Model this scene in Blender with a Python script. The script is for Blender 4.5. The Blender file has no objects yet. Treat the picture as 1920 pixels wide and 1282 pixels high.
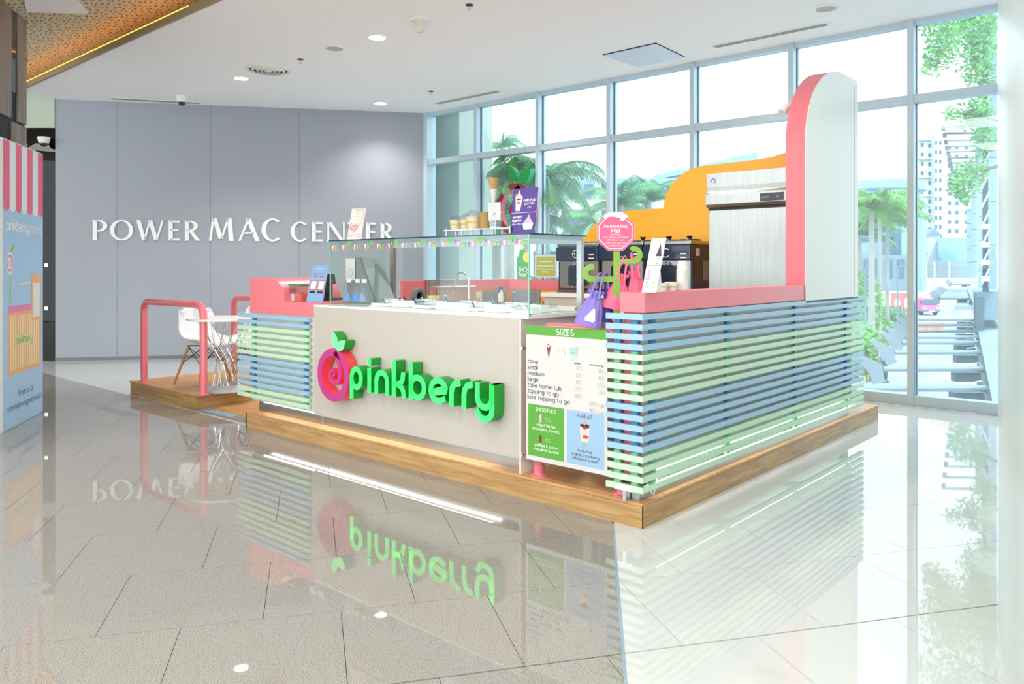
import bpy, bmesh, math, random
from mathutils import Vector, Matrix
random.seed(7)
C = bpy.context.scene.collection
S = bpy.context.scene
PI = math.pi
R2 = math.radians

# ------------------------------------------------------------------ camera, sky, sun, lights, exposure
EYE = Vector((2.260, -3.588, 1.4)); YAW = math.atan2(.6643, .7475)
cd = bpy.data.cameras.new('camera'); cam = bpy.data.objects.new('camera', cd); C.objects.link(cam)
cam.location = EYE; cam.rotation_euler = (PI/2, 0, YAW)
cd.sensor_width = 36.0; cd.lens = 36.0*1470/1920; cd.shift_y = -141/1920; cd.clip_start = .05; cd.clip_end = 800
S.camera = cam
S.view_settings.view_transform = 'Standard'; S.view_settings.look = 'None'
S.view_settings.gamma = 1.0; S.view_settings.use_curve_mapping = False
S.view_settings.exposure = 0.48
S.cycles.transparent_max_bounces = 32; S.cycles.max_bounces = 14

w = bpy.data.worlds.new('sky'); S.world = w; w.use_nodes = True
bg = w.node_tree.nodes['Background']; bg.inputs[0].default_value = (.88, .955, 1.0, 1); bg.inputs[1].default_value = 2.3

def light(name, kind, loc, rot, energy, color=(1, 1, 1), size=1., size_y=None, shape='DISK'):
    l = bpy.data.lights.new(name, kind); o = bpy.data.objects.new(name, l); C.objects.link(o)
    l.energy = energy; l.color = color; o.location = loc; o.rotation_euler = rot
    if kind == 'AREA':
        l.shape = shape; l.size = size
        if size_y: l.size_y = size_y
    return o
sun = light('sun', 'SUN', (20, -10, 40), (R2(38), R2(20), R2(20)), 1.5, (1, .97, .9)); sun.data.angle = R2(1)
# area lights added out of view over the concourse for soft fill
for x in (-8.5, -4.5, -0.5, 3.2):
    for y in (-3.0, -6.4):
        light('added_fill_light', 'AREA', (x, y, 4.08), (0, 0, 0), 55, (1, .99, .98), 2.2, 1.2, 'RECTANGLE')

# ------------------------------------------------------------------ materials
def lin(c):
    if isinstance(c, str):
        c = [int(c[i:i+2], 16)/255 for i in (0, 2, 4)]
    return tuple((v/12.92 if v <= .04045 else ((v+.055)/1.055)**2.4) for v in c)+(1,)
MATS = {}
def M(name, col, rough=.5, metal=0., emit=0., spec=.5, bump=0., bscale=40., var=0., vscale=8., coat=0., ecol=None, stretch=None):
    if name in MATS: return MATS[name]
    m = bpy.data.materials.new(name); m.use_nodes = True; nt = m.node_tree; b = nt.nodes['Principled BSDF']
    rgb = lin(col); b.inputs['Base Color'].default_value = rgb
    b.inputs['Roughness'].default_value = rough; b.inputs['Metallic'].default_value = metal
    b.inputs['Specular IOR Level'].default_value = spec; b.inputs['Coat Weight'].default_value = coat
    if emit:
        b.inputs['Emission Color'].default_value = lin(ecol) if ecol else rgb; b.inputs['Emission Strength'].default_value = emit
    if bump or var:
        tc = nt.nodes.new('ShaderNodeTexCoord'); mp = nt.nodes.new('ShaderNodeMapping')
        if stretch: mp.inputs['Scale'].default_value = stretch
        nt.links.new(tc.outputs['Object'], mp.inputs[0])
    if var:
        n = nt.nodes.new('ShaderNodeTexNoise'); n.inputs['Scale'].default_value = vscale; n.inputs['Detail'].default_value = 4
        nt.links.new(mp.outputs[0], n.inputs['Vector'])
        r = nt.nodes.new('ShaderNodeMapRange'); r.inputs[1].default_value = .3; r.inputs[2].default_value = .7
        r.inputs[3].default_value = 1-var; r.inputs[4].default_value = 1+var; nt.links.new(n.outputs[0], r.inputs[0])
        x = nt.nodes.new('ShaderNodeVectorMath'); x.operation = 'SCALE'; x.inputs[0].default_value = rgb[:3]
        nt.links.new(r.outputs[0], x.inputs['Scale']); nt.links.new(x.outputs[0], b.inputs['Base Color'])
    if bump:
        n2 = nt.nodes.new('ShaderNodeTexNoise'); n2.inputs['Scale'].default_value = bscale; nt.links.new(mp.outputs[0], n2.inputs['Vector'])
        bp = nt.nodes.new('ShaderNodeBump'); bp.inputs['Strength'].default_value = bump; bp.inputs['Distance'].default_value = .01
        nt.links.new(n2.outputs[0], bp.inputs['Height']); nt.links.new(bp.outputs[0], b.inputs['Normal'])
    MATS[name] = m; return m

def glass_mat(name, tint, ior=1.45, rough=0.):
    m = bpy.data.materials.new(name); m.use_nodes = True; nt = m.node_tree
    for n in list(nt.nodes): nt.nodes.remove(n)
    o = nt.nodes.new('ShaderNodeOutputMaterial'); mx = nt.nodes.new('ShaderNodeMixShader')
    t = nt.nodes.new('ShaderNodeBsdfTransparent'); t.inputs[0].default_value = lin(tint)
    g = nt.nodes.new('ShaderNodeBsdfGlossy'); g.inputs['Roughness'].default_value = rough
    ge = nt.nodes.new('ShaderNodeNewGeometry'); dt = nt.nodes.new('ShaderNodeVectorMath'); dt.operation = 'DOT_PRODUCT'
    nt.links.new(ge.outputs['Normal'], dt.inputs[0]); nt.links.new(ge.outputs['Incoming'], dt.inputs[1])
    def mth(op, a, b=None):
        q = nt.nodes.new('ShaderNodeMath'); q.operation = op
        for i, v in enumerate((a, b)):
            if v is None: continue
            if isinstance(v, (int, float)): q.inputs[i].default_value = v
            else: nt.links.new(v, q.inputs[i])
        return q.outputs[0]
    f0 = ((ior-1)/(ior+1))**2; k = mth('ABSOLUTE', dt.outputs['Value']); k = mth('POWER', mth('SUBTRACT', 1.0, k), 5.0)
    k = mth('ADD', mth('MULTIPLY', k, 1-f0), f0)
    nt.links.new(k, mx.inputs[0]); nt.links.new(t.outputs[0], mx.inputs[1]); nt.links.new(g.outputs[0], mx.inputs[2])
    nt.links.new(mx.outputs[0], o.inputs[0]); MATS[name] = m; return m

def wood_mat(name, c1, c2, rough=.4, scale=(1.2, 14, 14)):
    m = bpy.data.materials.new(name); m.use_nodes = True; nt = m.node_tree; b = nt.nodes['Principled BSDF']
    tc = nt.nodes.new('ShaderNodeTexCoord'); mp = nt.nodes.new('ShaderNodeMapping'); mp.inputs['Scale'].default_value = scale
    n = nt.nodes.new('ShaderNodeTexNoise'); n.inputs['Scale'].default_value = 2.2; n.inputs['Detail'].default_value = 7; n.inputs['Distortion'].default_value = .6
    r = nt.nodes.new('ShaderNodeValToRGB'); r.color_ramp.elements[0].position = .33; r.color_ramp.elements[1].position = .68
    r.color_ramp.elements[0].color = lin(c1); r.color_ramp.elements[1].color = lin(c2)
    nt.links.new(tc.outputs['Object'], mp.inputs[0]); nt.links.new(mp.outputs[0], n.inputs['Vector'])
    nt.links.new(n.outputs[0], r.inputs[0]); nt.links.new(r.outputs[0], b.inputs['Base Color']); b.inputs['Roughness'].default_value = rough
    MATS[name] = m; return m

def speckle_mat():
    m = bpy.data.materials.new('speckled_granite'); m.use_nodes = True; nt = m.node_tree; b = nt.nodes['Principled BSDF']
    tc = nt.nodes.new('ShaderNodeTexCoord')
    n = nt.nodes.new('ShaderNodeTexNoise'); n.inputs['Scale'].default_value = 210; n.inputs['Detail'].default_value = 1
    r = nt.nodes.new('ShaderNodeValToRGB'); e = r.color_ramp.elements
    e[0].position = .34; e[0].color = lin('716d68'); e[1].position = .44; e[1].color = lin('9a958f')
    e2 = e.new(.62); e2.color = lin('a09b95'); e3 = e.new(.74); e3.color = lin('b4b0ab')
    nt.links.new(tc.outputs['Object'], n.inputs['Vector']); nt.links.new(n.outputs[0], r.inputs[0]); nt.links.new(r.outputs[0], b.inputs['Base Color'])
    b.inputs['Roughness'].default_value = .018; b.inputs['Specular IOR Level'].default_value = .55
    MATS['speckled_granite'] = m; return m

def perforated_mat():
    m = bpy.data.materials.new('perforated_panel'); m.use_nodes = True; nt = m.node_tree; b = nt.nodes['Principled BSDF']
    tc = nt.nodes.new('ShaderNodeTexCoord'); outs = []
    for sc, loc, th in (((7, 24, 1), (0, 0, 0), .19), ((13, 13, 1), (3, 5, 0), .13)):
        mp = nt.nodes.new('ShaderNodeMapping'); mp.inputs['Scale'].default_value = sc; mp.inputs['Location'].default_value = loc
        mp.inputs['Rotation'].default_value = (0, 0, .25)
        v = nt.nodes.new('ShaderNodeTexVoronoi'); v.inputs['Scale'].default_value = 1.0; v.inputs['Randomness'].default_value = .55; v.voronoi_dimensions = '2D'
        nt.links.new(tc.outputs['Object'], mp.inputs[0]); nt.links.new(mp.outputs[0], v.inputs['Vector'])
        lt = nt.nodes.new('ShaderNodeMath'); lt.operation = 'LESS_THAN'; lt.inputs[1].default_value = th; nt.links.new(v.outputs['Distance'], lt.inputs[0]); outs.append(lt)
    mxn = nt.nodes.new('ShaderNodeMath'); mxn.operation = 'MAXIMUM'; nt.links.new(outs[0].outputs[0], mxn.inputs[0]); nt.links.new(outs[1].outputs[0], mxn.inputs[1])
    mix = nt.nodes.new('ShaderNodeMix'); mix.data_type = 'RGBA'; mix.inputs[6].default_value = lin('d6cbad'); mix.inputs[7].default_value = lin('6e5c42')
    nt.links.new(mxn.outputs[0], mix.inputs[0]); nt.links.new(mix.outputs[2], b.inputs['Base Color']); b.inputs['Roughness'].default_value = .7
    MATS['perforated_panel'] = m; return m

granite = speckle_mat(); perforated = perforated_mat()
wood = wood_mat('oak_laminate', 'a27a4a', 'c6a06c', .38)
wood_x = wood
wood_y = wood_mat('oak_laminate_across', 'a27a4a', 'c6a06c', .38, (14, 1.2, 14))
wood_top = wood_mat('oak_deck', 'b98550', 'd3a26c', .42)
greywood = wood_mat('grey_brown_wood', '7e7168', '9a8d82', .5, (10, 10, .5))
beech = wood_mat('beech', 'a8702f', 'cf9a58', .4, (12, 12, 1.5))
white_tile = M('white_polished_tile', 'd0d2d0', .018, spec=.6, var=.015, vscale=2)
grout = M('grout', '55514c', .8)
white_ceiling = M('ceiling_paint', 'f5f6f7', .8, bump=.02, bscale=60)
greywall = M('grey_wall_paint', 'a1a6b0', .6, bump=.03, bscale=90)
white = M('white_paint', 'eeece8', .45)
cream = M('cream_laminate', 'c2bab0', .35)
cream2 = M('white_laminate', 'e6e2d8', .35)
pink = M('pink_laminate', 'ee7d86', .35)
pinkpaint = M('pink_gloss_paint', 'f07a86', .18, coat=.4)
blue = M('slat_blue', '9cc0d6', .35)
green = M('slat_green', 'c2e2c3', .35)
blued = M('batten_blue', '3f86ac', .45)
greend = M('batten_green', '78c28b', .45)
yellow = M('yellow_laminate', 'fbb231', .35)
steel = M('brushed_steel', 'b4b4b0', .28, 1., bump=.05, bscale=30, stretch=(1, 1, 18))
steelv = M('brushed_steel_upright', 'a9a9a5', .3, 1., var=.08, vscale=3, stretch=(14, 14, .6))
chrome = M('chrome', 'd8d8d8', .08, 1.)
alu = M('window_aluminium', 'c0d3e0', .4, .1)
alud = M('window_gasket', '8fa4b3', .5)
dark = M('dark_plastic', '20242b', .35)
navy = M('navy_gloss', '16243c', .12, coat=.5)
black = M('black', '101214', .4)
greyp = M('grey_plastic', '6c7478', .4)
doorgrey = M('grey_door', '8b959c', .45)
led = M('led_strip', 'ffffff', .5, emit=11, ecol='f7fbff')
ledw = M('led_strip_warm', 'ffffff', .5, emit=7, ecol='fff0d0')
cove = M('cove_led', 'ffb03a', .5, emit=5, ecol='ffa428')
lampface = M('downlight_face', 'ffffff', .5, emit=16, ecol='fff3e0')
glass = glass_mat('clear_glass', 'fbfefd'); winglass = glass_mat('window_glass', 'eef8fb')
# outdoor haze put into the panes: a pale translucent share veils the view
_nt = winglass.node_tree; _o = [n for n in _nt.nodes if n.type == 'OUTPUT_MATERIAL'][0]; _l = _o.inputs[0].links[0].from_socket
_t = _nt.nodes.new('ShaderNodeBsdfTranslucent'); _t.inputs[0].default_value = lin('e4f8fb'); _m = _nt.nodes.new('ShaderNodeMixShader'); _m.inputs[0].default_value = .06
_nt.links.new(_l, _m.inputs[1]); _nt.links.new(_t.outputs[0], _m.inputs[2]); _nt.links.new(_m.outputs[0], _o.inputs[0])
glassedge = M('glass_edge', '7fc3ae', .1, spec=.6)
darkedge = M('glass_dark_edge', '0d3a4a', .08)
acrylic = glass_mat('acrylic', 'f4f2f2', 1.35)
tinted = glass_mat('tinted_storefront_glass', '46524e')
paper = M('white_card', 'e9e6e2', .5)
txt_dark = M('print_dark', '3c3f44', .6); txt_grey = M('print_grey', 'a39e9a', .6); txt_white = M('print_white', 'f6f4f0', .6)
txt_green = M('print_green', '9bc13c', .6); txt_pink = M('print_pink', 'e0557e', .6)
menu_green = M('menu_green', '58a236', .5); menu_blue = M('menu_blue', '97b8d4', .5)
purple = M('sign_purple', '4b2f86', .4); signpink = M('sign_pink', 'd9587f', .4)
skyblue = M('banner_blue', 'a9cdec', .45)

# ------------------------------------------------------------------ mesh builder
class MB:
    def __init__(s): s.v = []; s.f = []
    def add(s, vs, fs):
        o = len(s.v); s.v += [tuple(v) for v in vs]; s.f += [tuple(i+o for i in f) for f in fs]; return s
    def box(s, x0, x1, y0, y1, z0, z1):
        return s.add([(x, y, z) for z in (z0, z1) for y in (y0, y1) for x in (x0, x1)],
                     [(0, 2, 3, 1), (4, 5, 7, 6), (0, 1, 5, 4), (2, 6, 7, 3), (0, 4, 6, 2), (1, 3, 7, 5)])
    def prism(s, poly, F, n0, n1):
        O, U, V, N = F; k = len(poly)
        a = sum(poly[i][0]*poly[(i+1) % k][1]-poly[(i+1) % k][0]*poly[i][1] for i in range(k))
        if a < 0: poly = poly[::-1]
        vs = [O+U*x+V*y+N*n0 for x, y in poly]+[O+U*x+V*y+N*n1 for x, y in poly]
        fs = [tuple(range(k))[::-1], tuple(range(k, 2*k))]+[(i, (i+1) % k, (i+1) % k+k, i+k) for i in range(k)]
        return s.add(vs, fs)
    def flat(s, poly, F, n):
        O, U, V, N = F; return s.add([O+U*x+V*y+N*n for x, y in poly], [tuple(range(len(poly)))])
    def ribbon(s, pts, wd, F, n0, n1=None, closed=False):
        O, U, V, N = F; k = len(pts); L = []; Rr = []
        for i in range(k):
            if closed: a = pts[i-1]; b = pts[(i+1) % k]
            else: a = pts[max(i-1, 0)]; b = pts[min(i+1, k-1)]
            d = Vector((b[0]-a[0], b[1]-a[1])); d = d.normalized() if d.length > 1e-9 else Vector((1, 0))
            ww = wd[i] if isinstance(wd, (list, tuple)) else wd
            if 0 < i < k-1 or closed:
                e = Vector((pts[i][0]-pts[i-1][0], pts[i][1]-pts[i-1][1]))
                if e.length > 1e-9:
                    c = max(.5, abs(e.normalized().dot(d))); ww = ww/c
            n = Vector((-d.y, d.x))*ww/2
            L.append((pts[i][0]+n.x, pts[i][1]+n.y)); Rr.append((pts[i][0]-n.x, pts[i][1]-n.y))
        P = lambda q, n: O+U*q[0]+V*q[1]+N*n
        r = k if closed else k-1
        if n1 is None:
            return s.add([P(q, n0) for q in L]+[P(q, n0) for q in Rr], [(i+k, (i+1) % k+k, (i+1) % k, i) for i in range(r)])
        vs = [P(q, n0) for q in L]+[P(q, n0) for q in Rr]+[P(q, n1) for q in L]+[P(q, n1) for q in Rr]; fs = []
        for i in range(r):
            j = (i+1) % k
            fs += [(i, j, j+k, i+k), (i+3*k, j+3*k, j+2*k, i+2*k), (j, i, i+2*k, j+2*k), (i+k, j+k, j+3*k, i+3*k)]
        if not closed: fs += [(0, k, 3*k, 2*k), (2*k-1, k-1, 3*k-1, 4*k-1)]
        return s.add(vs, fs)
    def tube(s, pts, r, n=8, closed=False, caps=True):
        pts = [Vector(p) for p in pts]; k = len(pts); rings = []; prev = None
        for i in range(k):
            a = pts[i-1] if (i > 0 or closed) else pts[0]; b = pts[(i+1) % k] if (i < k-1 or closed) else pts[-1]
            d = (b-a).normalized()
            if prev is None:
                u = d.orthogonal().normalized()
            else:
                u = (prev-d*prev.dot(d)).normalized()
            prev = u; vv = d.cross(u); rr = r[i] if isinstance(r, (list, tuple)) else r
            rings.append([pts[i]+u*math.cos(2*PI*j/n)*rr+vv*math.sin(2*PI*j/n)*rr for j in range(n)])
        vs = [p for q in rings for p in q]; fs = []
        for i in range(k if closed else k-1):
            i2 = (i+1) % k
            for j in range(n): fs.append((i*n+j, i*n+(j+1) % n, i2*n+(j+1) % n, i2*n+j))
        if caps and not closed: fs += [tuple(range(n))[::-1], tuple(range((k-1)*n, k*n))]
        return s.add(vs, fs)
    def lathe(s, prof, c=(0, 0, 0), n=24, axis='z', sx=1., sy=1.):
        c = Vector(c); vs = []; fs = []; k = len(prof)
        for r, z in prof:
            for j in range(n):
                a = 2*PI*j/n; p = (r*math.cos(a)*sx, r*math.sin(a)*sy, z)
                if axis == 'y': p = (p[0], p[2], p[1])
                if axis == 'x': p = (p[2], p[0], p[1])
                vs.append(c+Vector(p))
        for i in range(k-1):
            for j in range(n): fs.append((i*n+j, i*n+(j+1) % n, (i+1)*n+(j+1) % n, (i+1)*n+j))
        if prof[0][0] > 1e-6: fs.append(tuple(range(n))[::-1])
        if prof[-1][0] > 1e-6: fs.append(tuple(range((k-1)*n, k*n)))
        return s.add(vs, fs)
    def ball(s, c, r, n=12, m=8):
        if not isinstance(r, (tuple, list)): r = (r, r, r)
        prof = [(max(math.sin(PI*i/m), 0.), -math.cos(PI*i/m)) for i in range(m+1)]; o = len(s.v); s.lathe(prof, (0, 0, 0), n)
        for i in range(o, len(s.v)):
            v = s.v[i]; s.v[i] = (c[0]+v[0]*r[0], c[1]+v[1]*r[1], c[2]+v[2]*r[2])
        return s
    def grid(s, f, nu, nv):
        return s.add([f(i/nu, j/nv) for j in range(nv+1) for i in range(nu+1)],
                     [(j*(nu+1)+i, j*(nu+1)+i+1, (j+1)*(nu+1)+i+1, (j+1)*(nu+1)+i) for j in range(nv) for i in range(nu)])
    def mesh(s, name, mat, smooth=False):
        me = bpy.data.meshes.new(name); me.from_pydata(s.v, [], s.f); me.materials.append(mat)
        bm = bmesh.new(); bm.from_mesh(me); bmesh.ops.recalc_face_normals(bm, faces=bm.faces); bm.to_mesh(me); bm.free()
        if smooth:
            me.polygons.foreach_set('use_smooth', [True]*len(me.polygons)); me.set_sharp_from_angle(angle=R2(38))
        return me
    def build(s, name, mat, parent=None, smooth=False, bevel=0., solid=0., loc=None, rz=0., sub=0, label=None):
        o = bpy.data.objects.new(name, s.mesh(name, mat, smooth)); C.objects.link(o); o.parent = parent
        if loc is not None: o.location = loc
        if rz: o.rotation_euler = (0, 0, rz)
        if solid: md = o.modifiers.new('solid', 'SOLIDIFY'); md.thickness = solid; md.offset = 0
        if bevel: md = o.modifiers.new('bevel', 'BEVEL'); md.width = bevel; md.segments = 2; md.limit_method = 'ANGLE'
        if sub: md = o.modifiers.new('sub', 'SUBSURF'); md.levels = sub; md.render_levels = sub
        if label: o['label'] = label
        return o

def tag(o, label, cat, group=None):
    o['label'] = label; o['category'] = cat
    if group: o['group'] = group
    return o
def thing(name, label, cat, loc=(0, 0, 0), rz=0., group=None):
    o = bpy.data.objects.new(name, None); C.objects.link(o); o.location = loc; o.rotation_euler = (0, 0, rz)
    return tag(o, label, cat, group)
def struct(o): o['kind'] = 'structure'; return o
def sroot(name): o = bpy.data.objects.new(name, None); C.objects.link(o); return struct(o)
def kids(o): return [c for c in bpy.data.objects if c.parent == o]
def dup(root, loc, rz=None, label=None, scale=None):
    def cp(o, par):
        ch = kids(o); c = o.copy(); C.objects.link(c)
        if par is not None: c.parent = par
        for q in ch: cp(q, c)
        return c
    r = cp(root, None); r.location = loc
    if rz is not None: r.rotation_euler = (0, 0, rz)
    if label: r['label'] = label
    if scale: r.scale = scale
    return r

X, Y, Z = Vector((1, 0, 0)), Vector((0, 1, 0)), Vector((0, 0, 1))
def FR(o, u=X, v=Z, n=None):
    u = Vector(u).normalized(); v = Vector(v).normalized()
    return (Vector(o), u, v, Vector(n) if n else u.cross(v)*1.0)
def front(x, y, z): return (Vector((x, y, z)), X, Z, -Y)          # faces the concourse
def facing(o, rz, tilt=0.):
    """frame whose normal turns from -Y by rz about Z, leaning back by tilt"""
    m = Matrix.Rotation(rz, 3, 'Z') @ Matrix.Rotation(-tilt, 3, 'X')
    return (Vector(o), m @ X, m @ Z, m @ -Y)
CR = Vector((.7475, .6643, 0)); CF = Vector((-.6643, .7475, 0))
# the survey: a measured direction of the photograph met with a known plane of the place
def ray(x, y): return CF+CR*((x-960)/1470)-Z*((y-500)/1470)
def onz(x, y, z=0.): r = ray(x, y); return EYE+r*((z-1.4)/r.z)
def ony(x, y, Y0): r = ray(x, y); return EYE+r*((Y0-EYE.y)/r.y)
def onx(x, y, X0): r = ray(x, y); return EYE+r*((X0-EYE.x)/r.x)
def ond(x, y, d): return EYE+ray(x, y)*d

# ------------------------------------------------------------------ rounded stroke lettering
def arc(cx, cy, rx, ry, a0, a1, n=None):
    n = n or max(3, int(abs(a1-a0)/24)); return [(cx+rx*math.cos(R2(a0+(a1-a0)*i/n)), cy+ry*math.sin(R2(a0+(a1-a0)*i/n))) for i in range(n+1)]
o_ = lambda: arc(.5, .5, .5, .5, 0, 360, 16)
G = {
 'a': ([o_(), [(1, 1), (1, 0)]], 1), 'b': ([o_(), [(0, 1.55), (0, 0)]], 1), 'c': ([arc(.5, .5, .5, .5, 50, 310)], .85),
 'd': ([o_(), [(1, 1.55), (1, 0)]], 1), 'e': ([arc(.5, .5, .5, .5, -52, -345)+[(.96, .58), (.12, .38)]], 1),
 'f': ([[(.25, 0), (.25, 1.2)]+arc(.55, 1.2, .3, .3, 170, 70), [(0, .95), (.6, .95)]], .6),
 'g': ([o_(), [(1, 1), (1, -.1)]+arc(.55, -.1, .45, .4, 0, -140)], 1), 'h': ([[(0, 1.55), (0, 0)], [(0, .5)]+arc(.45, .5, .45, .5, 180, 0)+[(.9, 0)]], .9),
 'i': ([[(0, 0), (0, 1)], [(0, 1.25), (0, 1.45)]], 0), 'j': ([[(.2, 1), (.2, -.2), (0, -.45)], [(.2, 1.25), (.2, 1.45)]], .2),
 'k': ([[(0, 0), (0, 1.55)], [(0, .5), (.3, .5)]+arc(.35, 1., .4, .48, -80, 0), [(.3, .5)]+arc(.35, 0, .45, .48, 80, 0)], .8),
 'l': ([[(0, 0), (0, 1.55)]], 0), 'm': ([[(0, 0), (0, .6)]+arc(.37, .62, .37, .38, 180, 0)+[(.74, 0)], [(.74, .6)]+arc(1.11, .62, .37, .38, 180, 0)+[(1.48, 0)]], 1.48),
 'n': ([[(0, 0), (0, .52)]+arc(.45, .52, .45, .48, 180, 0)+[(.9, 0)]], .9), 'o': ([o_()], 1), 'p': ([o_(), [(0, .5), (0, -.5)]], 1), 'q': ([o_(), [(1, 1), (1, -.5)]], 1),
 'r': ([[(0, 0), (0, .5)]+arc(.45, .5, .45, .5, 180, 85)], .5), 's': ([[(.75, .9), (.5, 1)]+arc(.35, .74, .3, .25, 80, 270, 6)+arc(.4, .25, .35, .25, 90, -90, 6)+[(0, .08)]], .75),
 't': ([[(.2, 1.4), (.2, .35)]+arc(.5, .35, .3, .35, 180, 280), [(0, 1), (.6, 1)]], .6), 'u': ([[(0, 1), (0, .45)]+arc(.45, .45, .45, .45, 180, 360)+[(.9, 1)]], .9),
 'v': ([[(0, 1), (.42, 0), (.84, 1)]], .84), 'w': ([[(0, 1), (.33, 0), (.66, .9), (1, 0), (1.33, 1)]], 1.33), 'x': ([[(0, 1), (.8, 0)], [(0, 0), (.8, 1)]], .8),
 'y': ([[(0, 1), (0, .5)]+arc(.45, .5, .45, .45, 180, 360)+[(.9, 1)], [(.9, 1), (.9, -.05)]+arc(.45, -.05, .45, .45, 0, -155)], .9), 'z': ([[(0, 1), (.8, 1), (0, 0), (.8, 0)]], .8),
 '0': ([arc(.5, .75, .48, .75, 0, 360, 16)], 1), '1': ([[(0, 1.2), (.25, 1.5), (.25, 0)]], .3),
 '2': ([arc(.45, 1.05, .42, .45, 160, -30)+[(0, 0), (.9, 0)]], .9), '3': ([arc(.42, 1.1, .38, .4, 150, -80), arc(.42, .4, .45, .4, 85, -150)], .88),
 '4': ([[(.65, 0), (.65, 1.5), (0, .45), (.95, .45)]], .95), '5': ([[(.8, 1.5), (.15, 1.5), (.1, .85)]+arc(.42, .47, .45, .47, 120, -150)], .88),
 '6': ([[(.6, 1.5), (.1, .75)], arc(.48, .48, .46, .48, 0, 360, 14)], .95), '8': ([arc(.45, 1.12, .36, .38, 0, 360, 12), arc(.45, .38, .45, .38, 0, 360, 12)], .9),
 '9': ([[(.3, 0), (.85, .8)], arc(.46, 1.02, .46, .48, 0, 360, 14)], .95), '7': ([[(0, 1.5), (.85, 1.5), (.3, 0)]], .85),
 '&': ([[(.95, 0), (.15, 1.1)]+arc(.42, 1.2, .28, .3, 160, -20)+[(.05, .5)]+arc(.35, .35, .33, .35, 150, 300)+[(.95, .7)]], 1),
 '.': ([[(0, 0), (0, .14)]], 0), '-': ([[(0, .5), (.5, .5)]], .5), '+': ([[(0, .5), (.6, .5)], [(.3, .2), (.3, .8)]], .6), '/': ([[(0, -.1), (.5, 1.5)]], .5),
 '!': ([[(0, .4), (0, 1.5)], [(0, 0), (0, .15)]], 0), '@': ([arc(.7, .55, .7, .8, -40, 310), arc(.65, .5, .28, .32, 0, 360, 10), [(.95, .8), (.98, .2), (1.3, .3)]], 1.4),
 'I': ([[(0, 0), (0, 1.5)]], 0), 'B': ([[(0, 0), (0, 1.5), (.5, 1.5)]+arc(.5, 1.13, .32, .37, 90, -90)+[(0, .76)], [(.5, .76)]+arc(.55, .38, .38, .38, 90, -90)+[(0, 0)]], .93),
 'P': ([[(0, 0), (0, 1.5), (.5, 1.5)]+arc(.5, 1.08, .42, .42, 90, -90)+[(0, .66)]], .92), 'E': ([[(.8, 1.5), (0, 1.5), (0, 0), (.8, 0)], [(0, .75), (.7, .75)]], .8),
 'G': ([arc(.7, .75, .7, .75, 50, 350)+[(1.4, .7), (.8, .7)]], 1.4), 'F': ([[(.8, 1.5), (0, 1.5), (0, 0)], [(0, .75), (.7, .75)]], .8), 'S': ([arc(.45, 1.12, .42, .38, 50, 260)+arc(.45, .38, .45, .38, 90, -140)], .9),
 'R': ([[(0, 0), (0, 1.5), (.5, 1.5)]+arc(.5, 1.08, .42, .42, 90, -90)+[(0, .66)], [(.45, .66), (.95, 0)]], .95),
 'T': ([[(0, 1.5), (1, 1.5)], [(.5, 1.5), (.5, 0)]], 1), 'A': ([[(0, 0), (.55, 1.5), (1.1, 0)], [(.2, .5), (.9, .5)]], 1.1), 'M': ([[(0, 0), (0, 1.5), (.65, .5), (1.3, 1.5), (1.3, 0)]], 1.3),
 'O': ([arc(.7, .75, .7, .75, 0, 360, 18)], 1.4), 'H': ([[(0, 0), (0, 1.5)], [(1, 0), (1, 1.5)], [(0, .75), (1, .75)]], 1), 'Z': ([[(0, 1.5), (.95, 1.5), (0, 0), (.95, 0)]], .95),
 'L': ([[(0, 1.5), (0, 0), (.8, 0)]], .8), 'W': ([[(0, 1.5), (.4, 0), (.8, 1.3), (1.2, 0), (1.6, 1.5)]], 1.6), 'C': ([arc(.7, .75, .7, .75, 50, 310)], 1.2), 'U': ([[(0, 1.5), (0, .5)]+arc(.5, .5, .5, .5, 180, 360)+[(1, 1.5)]], 1),
 'Y': ([[(0, 1.5), (.5, .75), (1, 1.5)], [(.5, .75), (.5, 0)]], 1),
}
def twidth(t, gap=.3): return sum((G[c][1] if c in G else .45)+gap for c in t)-gap
def text(mb, F, t, x, y, xh, wt=.16, gap=.32, al='l', n=.0012, fit=None, slant=0., arcf=None):
    W = twidth(t, gap)*xh; sx = 1.
    if fit: sx = fit/W; W = fit
    if al == 'c': x -= W/2
    if al == 'r': x -= W
    for ch in t:
        if ch in G:
            for st in G[ch][0]: mb.ribbon([(x+(px+slant*py)*xh*sx, y+py*xh) for px, py in st], wt*xh, F, n)
            x += (G[ch][1]+gap)*xh*sx
        else: x += (.45+gap)*xh*sx
    return mb
def rect(x0, x1, y0, y1): return [(x0, y0), (x1, y0), (x1, y1), (x0, y1)]
def ell(cx, cy, rx, ry, n=20): return [(cx+rx*math.cos(2*PI*i/n), cy+ry*math.sin(2*PI*i/n)) for i in range(n)]
def leaf(x0, y0, x1, y1, w, n=7):
    d = Vector((x1-x0, y1-y0)); p = Vector((-d.y, d.x)).normalized(); a = []; b = []
    for i in range(n+1):
        t = i/n; q = Vector((x0, y0))+d*t; h = w*math.sin(PI*t)**.75*(1.15-.3*t)
        a.append((q.x+p.x*h/2, q.y+p.y*h/2)); b.append((q.x-p.x*h/2, q.y-p.y*h/2))
    return a+b[::-1][1:-1]
SW = [(.12, .88), (.32, .62), (.42, .34), (.44, .06), (.36, -.18), (.14, -.31), (-.1, -.26), (-.22, -.06), (-.16, .13), (0, .19), (.1, .09), (.06, -.02), (-.02, -.02)]
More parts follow.
